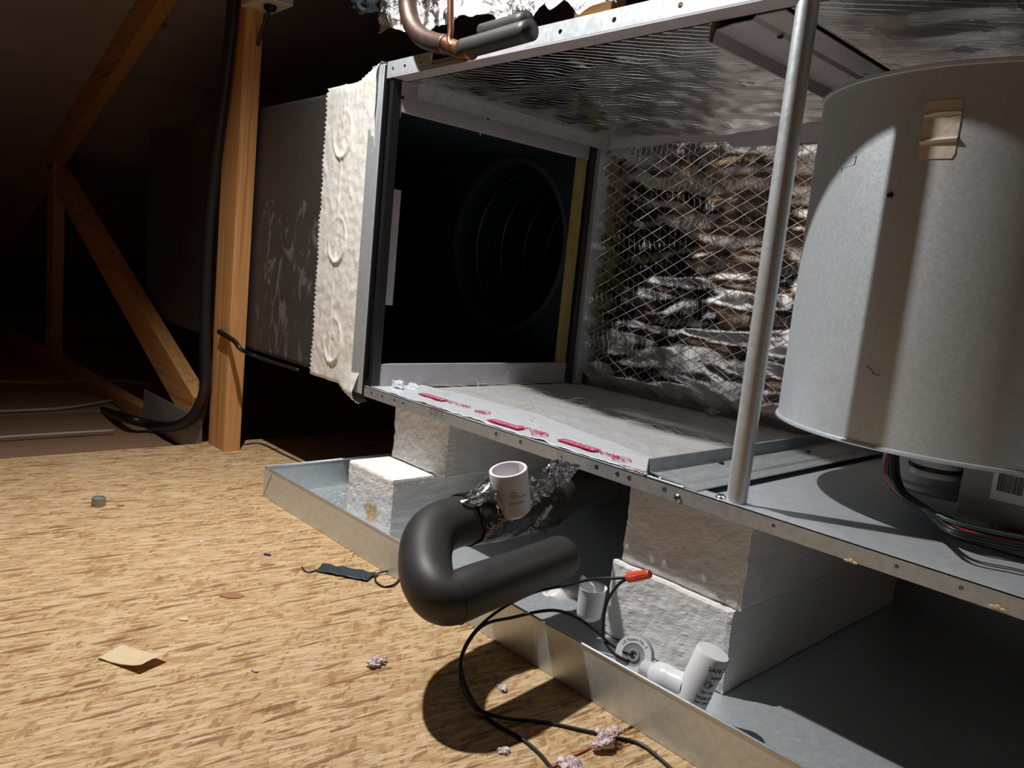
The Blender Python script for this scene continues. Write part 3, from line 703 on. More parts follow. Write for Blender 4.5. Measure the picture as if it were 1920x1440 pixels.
for p in ((1669, 366),): P = cyl_hit(p); n_ = Vector((P.x - BX, P.y - BYc, 0)).normalized(); screw_or_hole_dot(P, n_, .0036, bl, 'black_plastic')  # black dome painted for the dark inside of a screw hole
tube('scratch', [on_drum((1633, 695))(Vector(c)) for c in ((-.006, .004, 0), (0, .001, 0), (.004, -.003, 0), (.010, -.003, 0))], .0003, MAT['print_brown'], bl, 4, 4)
# motor and control box beneath
mlathe('motor_can', [(.0001, BZ0 + .002), (.072, BZ0 + .002), (.072, .050), (.066, .045), (.066, .040), (.060, .036), (.0001, .036)], MAT['motor_grey'], bl, Matrix.Translation((.86, .25, 0)), 40)
cb = mbox('control_box', .905, 1.02, .138, .22, .0108, .0965, MAT['motor_grey'], bl, .002)
lb = mbox('barcode_label', .9335, .9645, .1372, .1379, .0615, .0945, MAT['white_label'], cb)
x = .938
for k in range(22):
    w = random.choice((.0004, .0006, .001)); mbox('bar', x, x + w, .1368, .1372, .071, .089, MAT['print_black'], lb); x += w + random.choice((.0004, .0006)); 
    if x > .960: break
mbox('small_label', .972, 1.0, .1372, .1379, .080, .0945, MAT['white_label'], cb)
text('IUHP0T', .0085, frame_matrix((.952, .1376, .034), (1, 0, 0), (0, 0, 1)), MAT['print_black'], cb)
mlathe('round_plug', [(.0001, .004), (.006, .004), (.0085, .002), (.009, 0)], MAT['black_plastic'], cb, align((0, -1, 0), (.976, .1378, .047)), 24)
mlathe('coil_bushing', [(.0001, .094), (.024, .094), (.026, .088), (.022, .084), (.026, .078), (.022, .073), (.025, .066), (.0001, .066)], MAT['white_plastic'], bl, Matrix.Translation((.872, .165, 0)), 32)
mlathe('coil_ring', [(.023, .078), (.0275, .0765), (.0275, .0735), (.023, .072)], MAT['black_plastic'], bl, Matrix.Translation((.872, .165, 0)), 32, True)
wc = ['cable_black', 'cable_black', 'cable_red', 'cable_green', 'cable_yellow', 'cable_black', 'cable_blue', 'cable_black', 'cable_red', 'cable_black', 'cable_black', 'cable_green', 'cable_black', 'cable_black']
for i, c in enumerate(wc):
    o_ = Vector((random.uniform(-.004, .004), random.uniform(-.006, .006), 0)) * 1.6; zz = random.uniform(0, .016)
    pts = [PZ((1665 + i, 845), .085) , PZ((1655 + i * 2, 880 + i), .060 + zz * .5), PZ((1672 + i * 2, 915 + i), .040 + zz * .6), PZ((1715 + i * 2, 945 + i), .026 + zz), PZ((1785, 972 + i * 2), .022 + zz), PZ((1860, 990 + i * 2.2), .020 + zz), PZ((1930, 1003 + i * 2.2), .020 + zz), PZ((2010, 1012 + i * 2), .022 + zz)]
    tube('wire', [p + o_ * .6 for p in pts], .0021, MAT[c], bl, 8, 8)

# ================================================================== CONDENSATE TRAP
ct = thing('condensate_trap', (.53, -.1, -.13), 'black insulated pipe loop in front of the cabinet with taped white tee', 'pipe')
def PXx(p, x): return PX(p, x)
up = [Vector((.470, .10, -.042)), Vector((.472, .02, -.042)), PX((1035, 940), .474), PX((960, 958), .478), PX((885, 972), .482), PX((835, 985), .488)]
lowp = [PX((838, 1122), .584), PX((900, 1102), .587), PX((985, 1070), .580), PX((1052, 1044), .572)]
mid = [PX((806, 1008), .502), PX((797, 1050), .530), PX((806, 1095), .563)]
path = catmull(up + mid + lowp, 14)
end_dir = (path[-1] - path[-4]).normalized(); path += [path[-1] + end_dir * .006, path[-1] + end_dir * .011, path[-1] + end_dir * .0145]
npt = len(path)
def trad(t):
    i = t * (npt - 1); r = .0298 - .0020 * min(1, max(0, (t - .45) / .2)) - .0030 * max(0, (t - .62) / .38)
    if i > npt - 4: r *= (1, .93, .74, .45)[int(min(3, i - (npt - 4)))]
    return r
bm = bmesh.new(); sweep(bm, path, trad, 36); fin('insulation_sleeve', bm, MAT['rubber'], ct, True)
# joint seam of the sleeve at the lower elbow
e_i = min(range(npt), key=lambda i: (path[i] - PX((850, 1116), .584)).length); tdir = (path[e_i + 2] - path[e_i - 2]).normalized()
M = align(tdir, path[e_i]); bm = bmesh.new(); lathe(bm, [(trad(e_i / (npt - 1)) + .0003 + .0008 * math.cos(a), .0008 * math.sin(a)) for a in (k * math.pi / 3 for k in range(6))], M, 40, True); fin('sleeve_joint', bm, MAT['rubber'], ct, True)
q = PX((1056, 1032), .567); mlathe('sleeve_hole', [(.0001, .0), (.0055, .0006), (.0075, 0)], MAT['hole_dark'], ct, align((CC - q).normalized() * .6 + Vector((0, -.1, .5)), q + (CC - q).normalized() * .017), 20)
# white pipe tee standing out of the tape
tb = PX((962, 950), .506); tt = PX((955, 881), .506); ax = (tt - tb).normalized(); ax = (ax + Vector((-.02, -.02, 0))).normalized()
Mt = align(ax, tb); Lt = (tt - tb).length
tee = mlathe('pipe_tee', [(.0001, -.010), (.016, -.009), (.0212, -.004), (.0218, .002), (.0232, Lt), (.0226, Lt + .0012), (.0195, Lt + .0012), (.0190, Lt), (.0185, .008), (.0001, .006)], MAT['pvc'], ct, Mt, 48)
tee['label'] = 'white plastic pipe tee open at the top'
def on_tee(h0, a0):
    def f(c): a_ = a0 + c.x / .0233; return Mt @ Vector(((.0234 + c.z) * math.cos(a_), (.0234 + c.z) * math.sin(a_), h0 + c.y))
    return f
vdir = Mt.to_3x3().inverted() @ (CC - tb); a0 = math.atan2(vdir.y, vdir.x)
text('ASTM D2466', .0034, None, MAT['print_brown'], tee, bend=on_tee(Lt * .30, a0 + .2)); text('SCH 40', .0030, None, MAT['print_brown'], tee, bend=on_tee(Lt * .45, a0 + .55))
f_ = on_tee(Lt * .52, a0 + .12); bm = bmesh.new(); sweep(bm, [f_(Vector((.0042 * math.cos(t), .0042 * math.sin(t), 0))) for t in (k * math.pi / 10 for k in range(21))], .0003, 4); fin('printed_ring', bm, MAT['print_brown'], tee)
text('UL', .0042, None, MAT['print_brown'], tee, bend=f_)
# black printed tape wound over the tee and the upper leg
i0 = min(range(npt), key=lambda i: (path[i] - PX((1030, 941), .474)).length); i1 = min(range(npt), key=lambda i: (path[i] - PX((868, 975), .483)).length)
seg_p = path[i0:i1 + 1]
def tape_sleeve(u, v):
    i = u * (len(seg_p) - 1); k = int(min(i, len(seg_p) - 2)); p = seg_p[k].lerp(seg_p[k + 1], i - k); d = (seg_p[k + 1] - seg_p[k]).normalized()
    side = d.cross(Vector((0, 0, 1))).normalized(); upv = side.cross(d); a_ = 2 * math.pi * v
    r = .0308 + .0014 * max(0, ridge(u * 2, math.cos(a_), math.sin(a_), 2.6)) + .0008 * nz(u * 6, math.cos(a_), math.sin(a_), 2) + .0012 * math.sin(math.pi * u)
    sh = .012 * math.sin(a_ + .6) * (u - .5) + .006 * nz(0, math.cos(a_), math.sin(a_), 3)
    return p + d * sh + (side * math.cos(a_) + upv * math.sin(a_)) * r
wrap = gridmesh('tape_wrap', tape_sleeve, 48, 72, MAT['black_tape'], ct)
def silver_flap(name, c, du, dv, seed, mat='silver_black_tape', amp=.006):
    c = Vector(c); du = Vector(du); dv = Vector(dv); n_ = du.cross(dv).normalized()
    def f(u, v):
        e = .12 * nz(u * 5 + seed, v * 5, 0) 
        uu, vv = u - .5 + e * (abs(v - .5) * 2), v - .5 + e * (abs(u - .5) * 2)
        return c + du * uu + dv * vv + n_ * (amp * ridge(u + seed, v, seed, 2.3) + amp * .6 * nz(u + seed, v, 1, 6))
    return gridmesh(name, f, 22, 22, MAT[mat], ct, .0004, False)
def quadflap(name, pxs, x, seed, amp, mat='silver_black_tape'):
    c = [PX(p, x + dx) for p, dx in pxs]; n_ = (CC - c[0]).normalized()
    def f(u, v):
        p = c[0].lerp(c[1], u).lerp(c[3].lerp(c[2], u), v); e = .0035 * nz(u * 4 + seed, v * 4, 1)
        return p + n_ * (amp * ridge(u + seed, v * 1.3, seed, 2.1) + amp * .5 * nz(u + seed, v, 1, 7)) + Vector((0, e, e))
    return gridmesh(name, f, 20, 20, MAT[mat], ct, .0004, False)
quadflap('tape_flap', (((862, 940), 0), ((893, 950), .008), ((934, 928), .010), ((913, 896), -.004)), .498, 3.1, .0035)
quadflap('tape_flap', (((990, 938), .010), ((1026, 946), .006), ((1042, 908), -.002), ((994, 893), -.004)), .496, 6.4, .004)
quadflap('crumpled_tape', (((1022, 912), .0), ((1062, 908), .0), ((1090, 872), .0), ((1035, 862), .0)), .511, 9.7, .006)
flap(PX((1046, 886), .508), .009, .019, .017, 11, MAT['silver_black_tape'], 'crumpled_tape', ct, 4, .6)
quadflap('tape_flap', (((990, 985), .012), ((1022, 1000), .012), ((1056, 925), .0), ((1030, 915), .0)), .494, 2.2, .003, 'black_tape')
# printed lettering on the tape, laid onto the wrapped surface
from mathutils.bvhtree import BVHTree
bv = BVHTree.FromPolygons([v.co.copy() for v in wrap.data.vertices], [tuple(p.vertices) for p in wrap.data.polygons])
CRM = MAT['print_cream']
def on_wrap(p, rot):
    d = ray(p).normalized(); hit = bv.ray_cast(CC, d)[0] or PX(p, .50); n_ = -d
    e1 = (Vector((.67, .73, .1)) - n_ * Vector((.67, .73, .1)).dot(n_)).normalized(); e1 = e1 * math.cos(rot) + n_.cross(e1) * math.sin(rot); M = frame_matrix(hit, e1, n_.cross(e1))
    def f(c):
        q_ = M @ Vector((c.x, c.y, 0)); h = bv.ray_cast(q_ + n_ * .03, -n_)[0]
        return (h or q_) + n_ * (.0006 + c.z)
    return f
def wrap_block(p, rot, w, h, mat):
    f = on_wrap(p, rot); bm = bmesh.new(); V = [[bm.verts.new(f(Vector(((i / 6 - .5) * w, (j / 6 - .5) * h, 0)))) for j in range(7)] for i in range(7)]
    for i in range(6):
        for j in range(6): bm.faces.new((V[i][j], V[i + 1][j], V[i + 1][j + 1], V[i][j + 1]))
    fin('printed_block', bm, mat, ct)
text('357', .015, None, CRM, ct, bend=on_wrap((940, 962), -1.45)); wrap_block((957, 953 + 14), -.3, .011, .012, CRM)
text('Shurtape', .011, None, CRM, ct, bend=on_wrap((1010, 975), .95)); text('Shurtape', .010, None, CRM, ct, bend=on_wrap((925, 992), .75)); text('357', .010, None, CRM, ct, bend=on_wrap((892, 955), .95))
text('Shurtape 357', .008, None, CRM, ct, bend=on_wrap((905, 1008), .35)); text('UL', .010, None, CRM, ct, bend=on_wrap((922, 985), .6)); text('UL', .009, None, MAT['print_white'], ct, bend=on_wrap((998, 945), .6))
wrap_block((1026, 960), .95, .020, .004, CRM)

# ================================================================== THINGS IN THE PAN
# float switch: white barrel fitting with printing, and its threaded elbow
fsw = thing('float_switch_fitting', (.70, -.055, ZP), 'white plastic float switch body with black printing leaning in the pan', 'float switch')
b0 = PY((1287, 1328), -.055); b1 = PY((1338, 1222), -.045); ax = (b1 - b0).normalized(); Mf = align(ax, b0); Lf = (b1 - b0).length
mlathe('barrel', [(.0001, -.004), (.0175, -.004), (.0178, Lf - .002), (.0165, Lf), (.0001, Lf + .0006)], MAT['white_plastic'], fsw, Mf, 40)
vd = Mf.to_3x3().inverted() @ (CC - b0); af = math.atan2(vd.y, vd.x)
def on_f(h0, a0):
    def f(c): a_ = a0 + c.x / .018; return Mf @ Vector(((.0181 + c.z) * math.cos(a_), (.0181 + c.z) * math.sin(a_), h0 + c.y))
    return f
text('SAFE-T', .0070, None, MAT['print_black'], fsw, bend=on_f(Lf * .84, af + .78), xs=1.1)
text('SWITCH', .0042, None, MAT['print_black'], fsw, bend=on_f(Lf * .72, af + .95))
for k, (t_x, hh, sz) in enumerate((('24V', .60, .004), ('ULR 1.5A', .47, .0036), ('MODEL SS3', .37, .0042), ('MAX 24VAC', .29, .0036))): text(t_x, sz, None, MAT['print_black'], fsw, bend=on_f(Lf * hh, af + .72))
f2 = on_f(Lf * .60, af + .55); bm = bmesh.new(); sweep(bm, [f2(Vector((.0036 * math.cos(t), .0036 * math.sin(t), 0))) for t in (k * math.pi / 8 for k in range(17))], .00035, 4); fin('printed_ring', bm, MAT['print_black'], fsw)
e0 = PY((1207, 1254), -.052); e1 = PY((1290, 1290), -.055); axe = (e1 - e0).normalized(); Me = align(axe, e0); Le = (e1 - e0).length
pr = [(.0001, 0), (.0095, 0)]
for k in range(5): pr += [(.0112, .0012 + k * .0026), (.0098, .0024 + k * .0026)]
pr += [(.0115, .015), (.0150, .020), (.0152, .036), (.0140, .038), (.0140, Le)]
mlathe('threaded_arm', pr, MAT['white_plastic'], fsw, Me, 32)
# round cap with ring of print
cd = thing('switch_cap', (.63, -.03, ZP), 'round grey and white cap lying against the foam with ring of small print', 'cap')
cc_ = PY((1188, 1228), -.022); nrm = (Vector((.35, -.85, .42))).normalized(); Mc = align(nrm, cc_)
mlathe('cap_body', [(.0001, -.012), (.0225, -.012), (.0235, -.006), (.0225, .0), (.0215, .001)], MAT['grey_plastic'], cd, Mc, 40)
mlathe('print_ring', [(.0215, .0010), (.0215, .0016), (.0135, .0016), (.0135, .0010)], MAT['white_plastic'], cd, Mc, 40, True)
mlathe('cap_face', [(.0135, .0011), (.0075, .0004), (.0070, .0025), (.0045, .0025), (.0045, .0002), (.0001, .0002)], MAT['grey_plastic'], cd, Mc, 32)
u0 = Mc.to_3x3().inverted() @ Vector((0, 0, 1)); aup = math.atan2(u0.y, u0.x)
def arc_text(c): 
    a_ = aup + .1 - c.x / .0175 ; r = .0175 + c.y; return Mc @ Vector((r * math.cos(a_), r * math.sin(a_), .0017 + c.z))
text('US Patent No. 2', .0052, None, MAT['print_black'], cd, bend=arc_text, res=2)
# white cup-like fitting and the dim elbow behind
cp = thing('float_cup', (.56, -.02, ZP), 'small white plastic cup with hooked lip hanging by the foam', 'cup')
q0 = PY((1103, 1160), -.012); q1 = PY((1112, 1100), -.012); axc = (q1 - q0).normalized(); Mq = align(axc, q0); Lq = (q1 - q0).length
def cupf(u, v):
    a_ = 2 * math.pi * u; prof_ = [(.0, 0.0), (.011, .0005), (.0155, .004), (.0165, .02), (.0172, Lq - .003), (.0182, Lq), (.0160, Lq - .001), (.0150, .01), (.0, .006)]
    i = v * (len(prof_) - 1); k = int(min(i, len(prof_) - 2)); t = i - k; r = prof_[k][0] * (1 - t) + prof_[k + 1][0] * t; z = prof_[k][1] * (1 - t) + prof_[k + 1][1] * t
    z += .010 * max(0, math.cos(a_ - cup_a)) ** 6 * max(0, (z - .02) / max(.001, Lq - .02)); return Mq @ Vector((r * math.cos(a_) * 1.05, r * math.sin(a_) * .95, z))
vq = Mq.to_3x3().inverted() @ Vector((-1, -.25, 0)); cup_a = math.atan2(vq.y, vq.x)
gridmesh('cup_body', cupf, 40, 24, MAT['white_plastic'], cp)
tube('hook', [PY((1090, 1105), -.026), PY((1088, 1093), -.026), PY((1098, 1090), -.022), PY((1112, 1098), -.018), PY((1116, 1112), -.016)], .0017, MAT['white_plastic'], cp, 8, 6)
el = thing('pipe_elbow', (.50, .02, ZP), 'white pipe elbow lying in the pan beside the white cup', 'elbow')
pa = PY((1022, 1138), .05); pb_ = PY((1062, 1118), .08); 
tube('elbow_body', [pa, pa.lerp(pb_, .5) + Vector((0, 0, .002)), pb_, pb_ + Vector((.035, .03, -.004))], .0165, MAT['pvc'], el, 24, 8)
mlathe('elbow_socket', [(.0165, -.002), (.0205, -.002), (.0205, .014), (.0165, .014)], MAT['pvc'], el, align((pb_ - pa).normalized(), pa - (pb_ - pa).normalized() * .006), 32, True)
# wire nut
wn = thing('wire_nut', tuple(PY((1195, 1080), -.012)), 'bright red wire nut joining two black wires against the foam', 'wire nut')
n0 = PY((1178, 1083), -.016); n1 = PY((1219, 1076), -.013); axn = (n1 - n0).normalized(); Mn = align(axn, n0); Ln = (n1 - n0).length
bm = bmesh.new(); sg = 36; rr = []
for i, (r, z) in enumerate(((.0001, .001), (.0058, 0), (.0064, .001), (.0062, .006), (.0060, Ln * .6), (.0054, Ln * .92), (.0046, Ln), (.0001, Ln))):
    rr.append([bm.verts.new(Mn @ Vector(((r * (1 - (.10 * (k % 3 == 0) if 2 < i < 7 else 0))) * math.cos(2 * math.pi * k / sg), (r * (1 - (.10 * (k % 3 == 0) if 2 < i < 7 else 0))) * math.sin(2 * math.pi * k / sg), z))) for k in range(sg)])
for a_, b_ in zip(rr, rr[1:]):
    for k in range(sg): bm.faces.new((a_[k], a_[(k + 1) % sg], b_[(k + 1) % sg], b_[k]))
fin('nut_shell', bm, MAT['wire_nut_red'], wn)
for s in (-1, 1):
    M = Mn @ Matrix.Translation((s * .0058, 0, .009)); bm = bmesh.new(); box(bm, -.0014, .0014, -.0018, .0018, -.006, .006, .0006); bmesh.ops.transform(bm, matrix=M, verts=bm.verts[:]); fin('wing', bm, MAT['wire_nut_red'], wn)

# black low-voltage wires
WR = .0019; fl_ = ZF + WR
def wire(pts, label, mat='cable_black', r=WR, grp=None, name='wire'):
    o = tube(name, pts, r, MAT[mat], None, 8, 8); return tag(o, label, 'wire', grp)
wire([n0 + axn * .003, PY((1158, 1084), -.022), PY((1110, 1086), -.034), PY((1060, 1098), -.045), PY((1010, 1108), -.06), PY((960, 1130), -.112), PY((915, 1160), -.150), PY((880, 1198), -.180), PY((863, 1240), -.200), PY((866, 1285), -.215), PZ((884, 1318), fl_ + .005), PZ((905, 1334), fl_ + .0045), PZ((950, 1347), fl_ + .002), PZ((1020, 1354), fl_), PZ((1095, 1370), fl_), PZ((1150, 1382), fl_), PZ((1200, 1395), fl_), PZ((1240, 1425), fl_), PZ((1280, 1462), fl_)],
     'black wire from the red wire nut looping down to the pink fluff on the floor')
wire([cc_ + nrm * .003, PY((1150, 1212), -.030), PY((1118, 1184), -.044), PY((1085, 1160), -.060), PY((1050, 1146), -.078), PY((1015, 1146), -.098), PY((960, 1158), -.126), PY((915, 1168), -.152), PY((888, 1190), -.172), PY((866, 1232), -.190), PY((868, 1270), -.205), PZ((886, 1312), fl_ + .001), PZ((906, 1336), fl_), PZ((930, 1358), fl_), PZ((975, 1383), fl_), PZ((1010, 1412), fl_), PZ((1040, 1448), fl_)],
     'black wire from the round cap crossing the pan edge and looping to the bare floor')
wire([n0 + axn * .003 + Vector((0, -.002, 0)), PY((1160, 1096), -.022), PY((1140, 1125), -.026), PY((1132, 1160), -.030), PY((1132, 1195), -.034), PY((1145, 1220), -.036), PY((1168, 1236), -.032), PY((1180, 1240), -.026)],
     'short black wire bowing from the red wire nut down to the round cap')

# ================================================================== THINGS ON THE FLOOR
def on_floor(p, z=0): return PZ(p, ZF + z)
P = on_floor((185, 948)); bm = bmesh.new(); 
cap = thing('ribbed_plug', tuple(P), 'small grey ribbed plug standing alone on the board floor', 'plug')
bm = bmesh.new(); sg = 40; rr = []
for i, (r, z) in enumerate(((.0001, .0), (.0105, .0), (.0110, .0015), (.0110, .013), (.0103, .0145), (.0085, .0145), (.0080, .012), (.0001, .012))):
    rr.append([bm.verts.new(P + Vector(((r * (1 - (.05 * (k % 2) if i in (2, 3) else 0))) * math.cos(2 * math.pi * k / sg), (r * (1 - (.05 * (k % 2) if i in (2, 3) else 0))) * math.sin(2 * math.pi * k / sg), z))) for k in range(sg)])
for a_, b_ in zip(rr, rr[1:]):
    for k in range(sg): bm.faces.new((a_[k], a_[(k + 1) % sg], b_[(k + 1) % sg], b_[k]))
fin('cap_shell', bm, MAT['cap_grey'], cap)
# folded kraft paper
A_ = on_floor((183, 1236)); B_ = on_floor((262, 1263)); C_ = on_floor((313, 1240)); D_ = on_floor((228, 1211))
def paper(u, v):
    p = A_.lerp(B_, u).lerp(D_.lerp(C_, u), v); return p + Vector((0, 0, .0016 + .008 * u ** 3 + .0012 * math.exp(-((v - .45) / .04) ** 2) + .0008 * nz(u, v, 2, 5)))
pp = gridmesh('paper_scrap', paper, 24, 16, MAT['kraft_paper'], None, .0004); tag(pp, 'folded tan paper scrap lying flat on the board floor', 'paper')
# black rag with wire loop
rg = thing('plastic_tag', tuple(on_floor((645, 1077))), 'dark torn plastic tag with a wire loop on the floor by the pan', 'tag')
o4 = [on_floor(p) for p in ((592, 1073), (688, 1092), (706, 1078), (606, 1060))]
def ragf(u, v):
    p = o4[0].lerp(o4[1], u).lerp(o4[3].lerp(o4[2], u), v); return p + Vector((.002 * nz(u, v, 1, 9), .002 * nz(v, u, 4, 9), .0018 + .002 * max(0, ridge(u * 3, v, 2, 1.4)) ))
gridmesh('tag_sheet', ragf, 24, 10, MAT['rag_blue_black'], rg, .0006)
tube('wire_loop', [on_floor(p, .0016 + h) for p, h in (((703, 1082), 0), ((712, 1074), .002), ((735, 1071), .003), ((750, 1080), .002), ((740, 1095), .001), ((720, 1100), .0), ((706, 1092), 0), ((703, 1082), .002))], .0014, MAT['cable_black'], rg, 6, 6)
tube('tail_wire', [on_floor(p, .0014) for p in ((600, 1066), (585, 1072), (572, 1071), (566, 1062))], .0009, MAT['cable_black'], rg, 6, 6)
# chips and tufts
def tuft(p, size, label, mat='pink_wool', seed=0, st=(1, .8, .5), cat='insulation tuft', z=0):
    P = on_floor(p, size * st[2] * .75 + z); bm = bmesh.new(); rnd = random.Random(seed)
    for k in range(16):
        c = P + Vector((rnd.gauss(0, size * .45 * st[0]), rnd.gauss(0, size * .45 * st[1]), rnd.uniform(-.3, .3) * size * st[2])); s = size * rnd.uniform(.16, .36)
        r0 = bmesh.ops.create_icosphere(bm, subdivisions=3, radius=1)['verts']
        for v in r0:
            n_ = 1 + .55 * noise.noise(v.co * 2.6 + Vector((seed + k, 0, 0))) + .35 * noise.noise(v.co * 6 + Vector((k, seed, 0)))
            v.co = Vector((v.co.x * s, v.co.y * s, v.co.z * s * .7)) * n_ + c
    for k in range(46):
        a_ = rnd.uniform(0, 6.28); L = size * rnd.uniform(.5, 1.2); c = P + Vector((rnd.gauss(0, size * .4 * st[0]), rnd.gauss(0, size * .4 * st[1]), rnd.uniform(-.2, .4) * size * st[2])); b_ = rnd.uniform(-1.5, 1.5)
        sweep(bm, [c + Vector((L * t * math.cos(a_ + b_ * t) * st[0], L * t * math.sin(a_ + b_ * t) * st[1], size * .25 * (1 - 4 * t * t))) for t in (-.5, -.25, 0, .25, .5)], size * .028, 4, False)
    for v in bm.verts: v.co.z = max(v.co.z, ZF + .0003)
    o = fin('insulation_tuft', bm, MAT[mat], None, True); return tag(o, label, cat, 'insulation tufts on the floor')
tuft((704, 1240), .011, 'pink tuft of insulation lying alone on the bright boards', seed=1, st=(.7, 1.1, .5))
tuft((1143, 1383), .015, 'long pink tuft of insulation caught on a black wire', seed=2, st=(.55, 1.6, .5), z=.002)
tuft((1076, 1436), .013, 'pale pink tuft of insulation lying on the seam between boards', seed=3)
tuft((943, 1290), .0065, 'tiny white tuft of insulation inside the pipe loop shadow', 'white_fluff', 4)
tuft((944, 1407), .0055, 'tiny pale tuft of insulation just outside the pipe loop shadow', 'white_fluff', 5)
tuft((905, 1338), .005, 'tiny tan tuft of insulation where two black wires cross', 'kraft_paper', 6)
tuft((479, 1257), .004, 'tiny white fluff speck beyond the tan paper scrap', 'white_fluff', 7)
def chip(p, sx, sy, ang, mat, label, cat='chip', grp='flakes on the floor', z=.0012):
    P = on_floor(p); bm = bmesh.new(); n = 7; top = []; bot = []; rnd = random.Random(int(p[0]))
    for k in range(n):
        a_ = 2 * math.pi * k / n; r = rnd.uniform(.75, 1.1); x, y = sx * r * math.cos(a_), sy * r * math.sin(a_)
        c = Vector((x * math.cos(ang) - y * math.sin(ang), x * math.sin(ang) + y * math.cos(ang), 0)); top.append(bm.verts.new(P + c + Vector((0, 0, z + .0006 * r)))); bot.append(bm.verts.new(P + c + Vector((0, 0, .0002))))
    bm.faces.new(top); bm.faces.new(bot[::-1])
    for k in range(n): bm.faces.new((top[k], bot[k], bot[(k + 1) % n], top[(k + 1) % n]))
    o = fin('chip', bm, MAT[mat]); return tag(o, label, cat, grp)
chip((501, 1041), .007, .0035, .6, 'blue_chip', 'small blue plastic flake on the board floor')
chip((437, 1117), .016, .011, .9, 'chip_wood', 'reddish wood chip pressed flat on the board floor', z=.0006)
chip((226, 949), .007, .003, 1.5, 'chip_wood', 'thin reddish splinter beside the grey ribbed plug')
chip((345, 1162), .007, .005, .4, 'kraft_paper', 'small pale wood flake on the floor between paper and dark tag')
chip((544, 998), .004, .003, .4, 'white_fluff', 'tiny white flake on the floor near the pan edge')
chip((378, 1017), .003, .003, .4, 'white_fluff', 'tiny white flake in the middle of the bare board floor')

# ================================================================== CABLES BY THE TRUSS
cy = TY0 - .016
tag(tube('black_conduit', [PY((440, -30), cy), PY((432, 60), cy), PY((419, 180), cy), PY((404, 300), cy), PY((392, 430), cy), PY((386, 560), cy), PY((385, 660), cy), PY((385, 725), cy), PY((372, 765), cy), PY((350, 790), cy), PY((318, 800), cy), PY((285, 796), cy), PY((240, 785), cy - .05), PY((190, 770), cy - .03)], .0125, MAT['cable_black'], None, 14, 8), 'thick black cable hanging down the upright and curling at the floor', 'cable')
cy2 = TY1 + .004
jx = PY((505, 0), -.03)
jb = thing('junction_box', (jx.x, -.03, .73), 'pale junction box fixed near the top of the upright', 'junction box')
mbox('box_body', -.500, -.395, -.052, .012, .722, .80, MAT['box_beige'], jb, .002)
mlathe('cable_gland', [(.0001, -.007), (.011, -.007), (.013, -.002), (.013, .002), (.0001, .002)], MAT['black_plastic'], jb, Matrix.Translation((-.432, -.02, .719)), 20)
tag(tube('thin_cable', [(-.432, -.02, .713), PY((497, 40), -.02), PY((482, 90), -.016), PY((477, 130), -.006), PY((473, 170), .008), PY((470, 185), .02), Vector((-.58, .034, .545))], .004, MAT['cable_black'], None, 8, 8), 'thin black cable dropping from the junction box behind the upright', 'cable')
st_ = tube('strap_end', [PY((412, 622), TY0 - .006), PY((422, 628), TY0 - .007), PY((440, 640), -.052), PY((452, 655), -.048), PY((480, 668), -.012), PY((520, 682), -.008), PY((560, 694), -.004)], lambda t: .0065 * (1 - .55 * t), MAT['cable_black'], None, 10, 8)
tag(st_, 'black strap clipped on the upright and running along the duct bottom', 'strap')
tag(tube('yellow_cable', [PZ((-60, 714), -.245), PZ((0, 716), -.245), PZ((90, 718), -.245), PZ((170, 714), -.24), PZ((230, 716), -.235), PZ((285, 720), -.232)], .0065, MAT['cable_yellow'], None, 8, 8), 'yellow cable lying across the dark planks towards the truss', 'cable')
tag(tube('white_cable', [PZ((-30, 772), -.256), PZ((60, 769), -.256), PZ((130, 764), -.256), PZ((210, 751), -.256)], .0042, MAT['cable_white'], None, 8, 8), 'dusty white cable lying on the dark planks', 'cable')
tag(tube('white_cable', [PZ((-30, 822), -.256), PZ((80, 815), -.2565), PZ((215, 807), -.256)], .0034, MAT['cable_white'], None, 8, 8), 'thin pale cable stretched straight along a plank gap', 'cable')

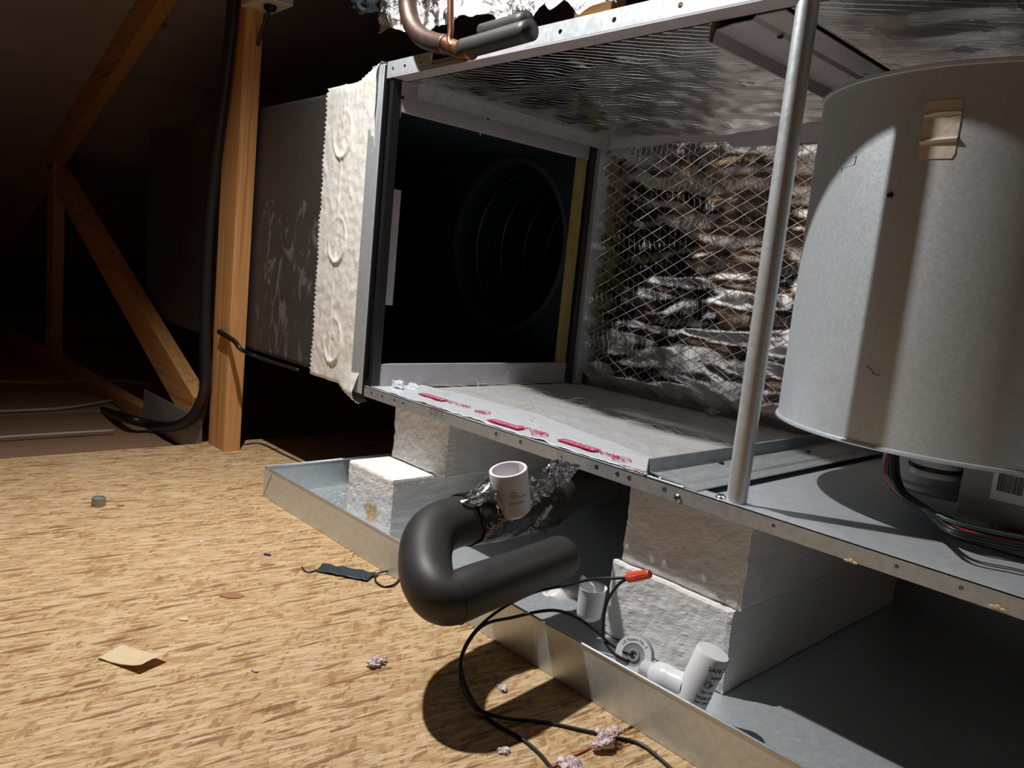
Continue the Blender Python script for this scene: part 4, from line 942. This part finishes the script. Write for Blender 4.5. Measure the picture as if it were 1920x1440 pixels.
# ================================================================== REFRIGERANT LINES ABOVE THE CABINET
rl = thing('refrigerant_line', (.15, -.02, .57), 'tarnished copper line with elbow above the cabinet top edge', 'pipe')
yy = -.024
tube('suction_elbow', [PY((764, -10), yy), PY((765, 15), yy), PY((772, 45), yy), PY((790, 68), yy), PY((815, 80), yy), PY((838, 84), yy)], .0145, MAT['tarnished_copper'], rl, 20, 8)
tube('suction_end', [PY((836, 82), yy), PY((850, 90), yy), PY((868, 96), yy), PY((884, 94), yy)], lambda t: .0120 + .0015 * (t > .6), MAT['copper'], rl, 18, 6)
tube('liquid_line', [PY((845, -20), yy - .004), PY((845, 30), yy - .004), PY((845, 60), yy - .004), PY((843, 78), yy - .006), PY((848, 88), yy - .008)], .0048, MAT['copper'], rl, 12, 6)
tube('pipe_sleeve', [PY((868, 92), yy - .002), PY((920, 78), yy - .002), PY((996, 56), yy - .002)], .0140, MAT['rubber'], rl, 16, 6)
tube('pipe_sleeve', [PY((905, 60), .03), PY((990, 36), .03)], .0120, MAT['rubber'], rl, 14, 6)
fsn = Vector((0, 0, 0))
def foilsheet(u, v):
    x = -.10 + .52 * u; top = .74; bot = .628 - .025 * u + .022 * nz(u * 7, 0, 3) + .016 * nz(u * 21, 2, 1) + .03 * max(0, .12 - u) 
    z = bot + (top - bot) * v; y = .015 + .04 * u + .018 * ridge(x, z, 2, 9) + .008 * nz(x, z, 5, 40); return Vector((x, y, z))
fo = gridmesh('torn_foil_sheet', foilsheet, 70, 22, MAT['foil_loose'], None, .0004, False); tag(fo, 'torn crinkled foil sheet hanging above the cabinet top edge', 'foil sheet')
def ins(u, v):
    a_ = 2 * math.pi * v; c = PY((690, -14), .0).lerp(PY((668, 12), 0), u); return c + Vector((.026 * math.cos(a_) * (1 + .15 * nz(u, v, 2, 6)), .02 * math.sin(a_), .012 * math.sin(a_) + .01 * nz(u * 3, v * 4, 1)))
P = PY((685, 4), .0); io = flap(P, .034, .022, .016, 21, MAT['rag_blue_black'], 'pipe_wrap', None, 3, .3); tag(io, 'dark ragged pipe wrap poking out beside the torn foil', 'pipe wrap')
tag(mbox('wood_block', PY((990, 45), .2).x - .03, PY((1040, 40), .2).x + .05, .18, .218, .5535, .60, MAT['pine_upright'], None, .001), 'small orange wood block on top of the cabinet', 'wood block')
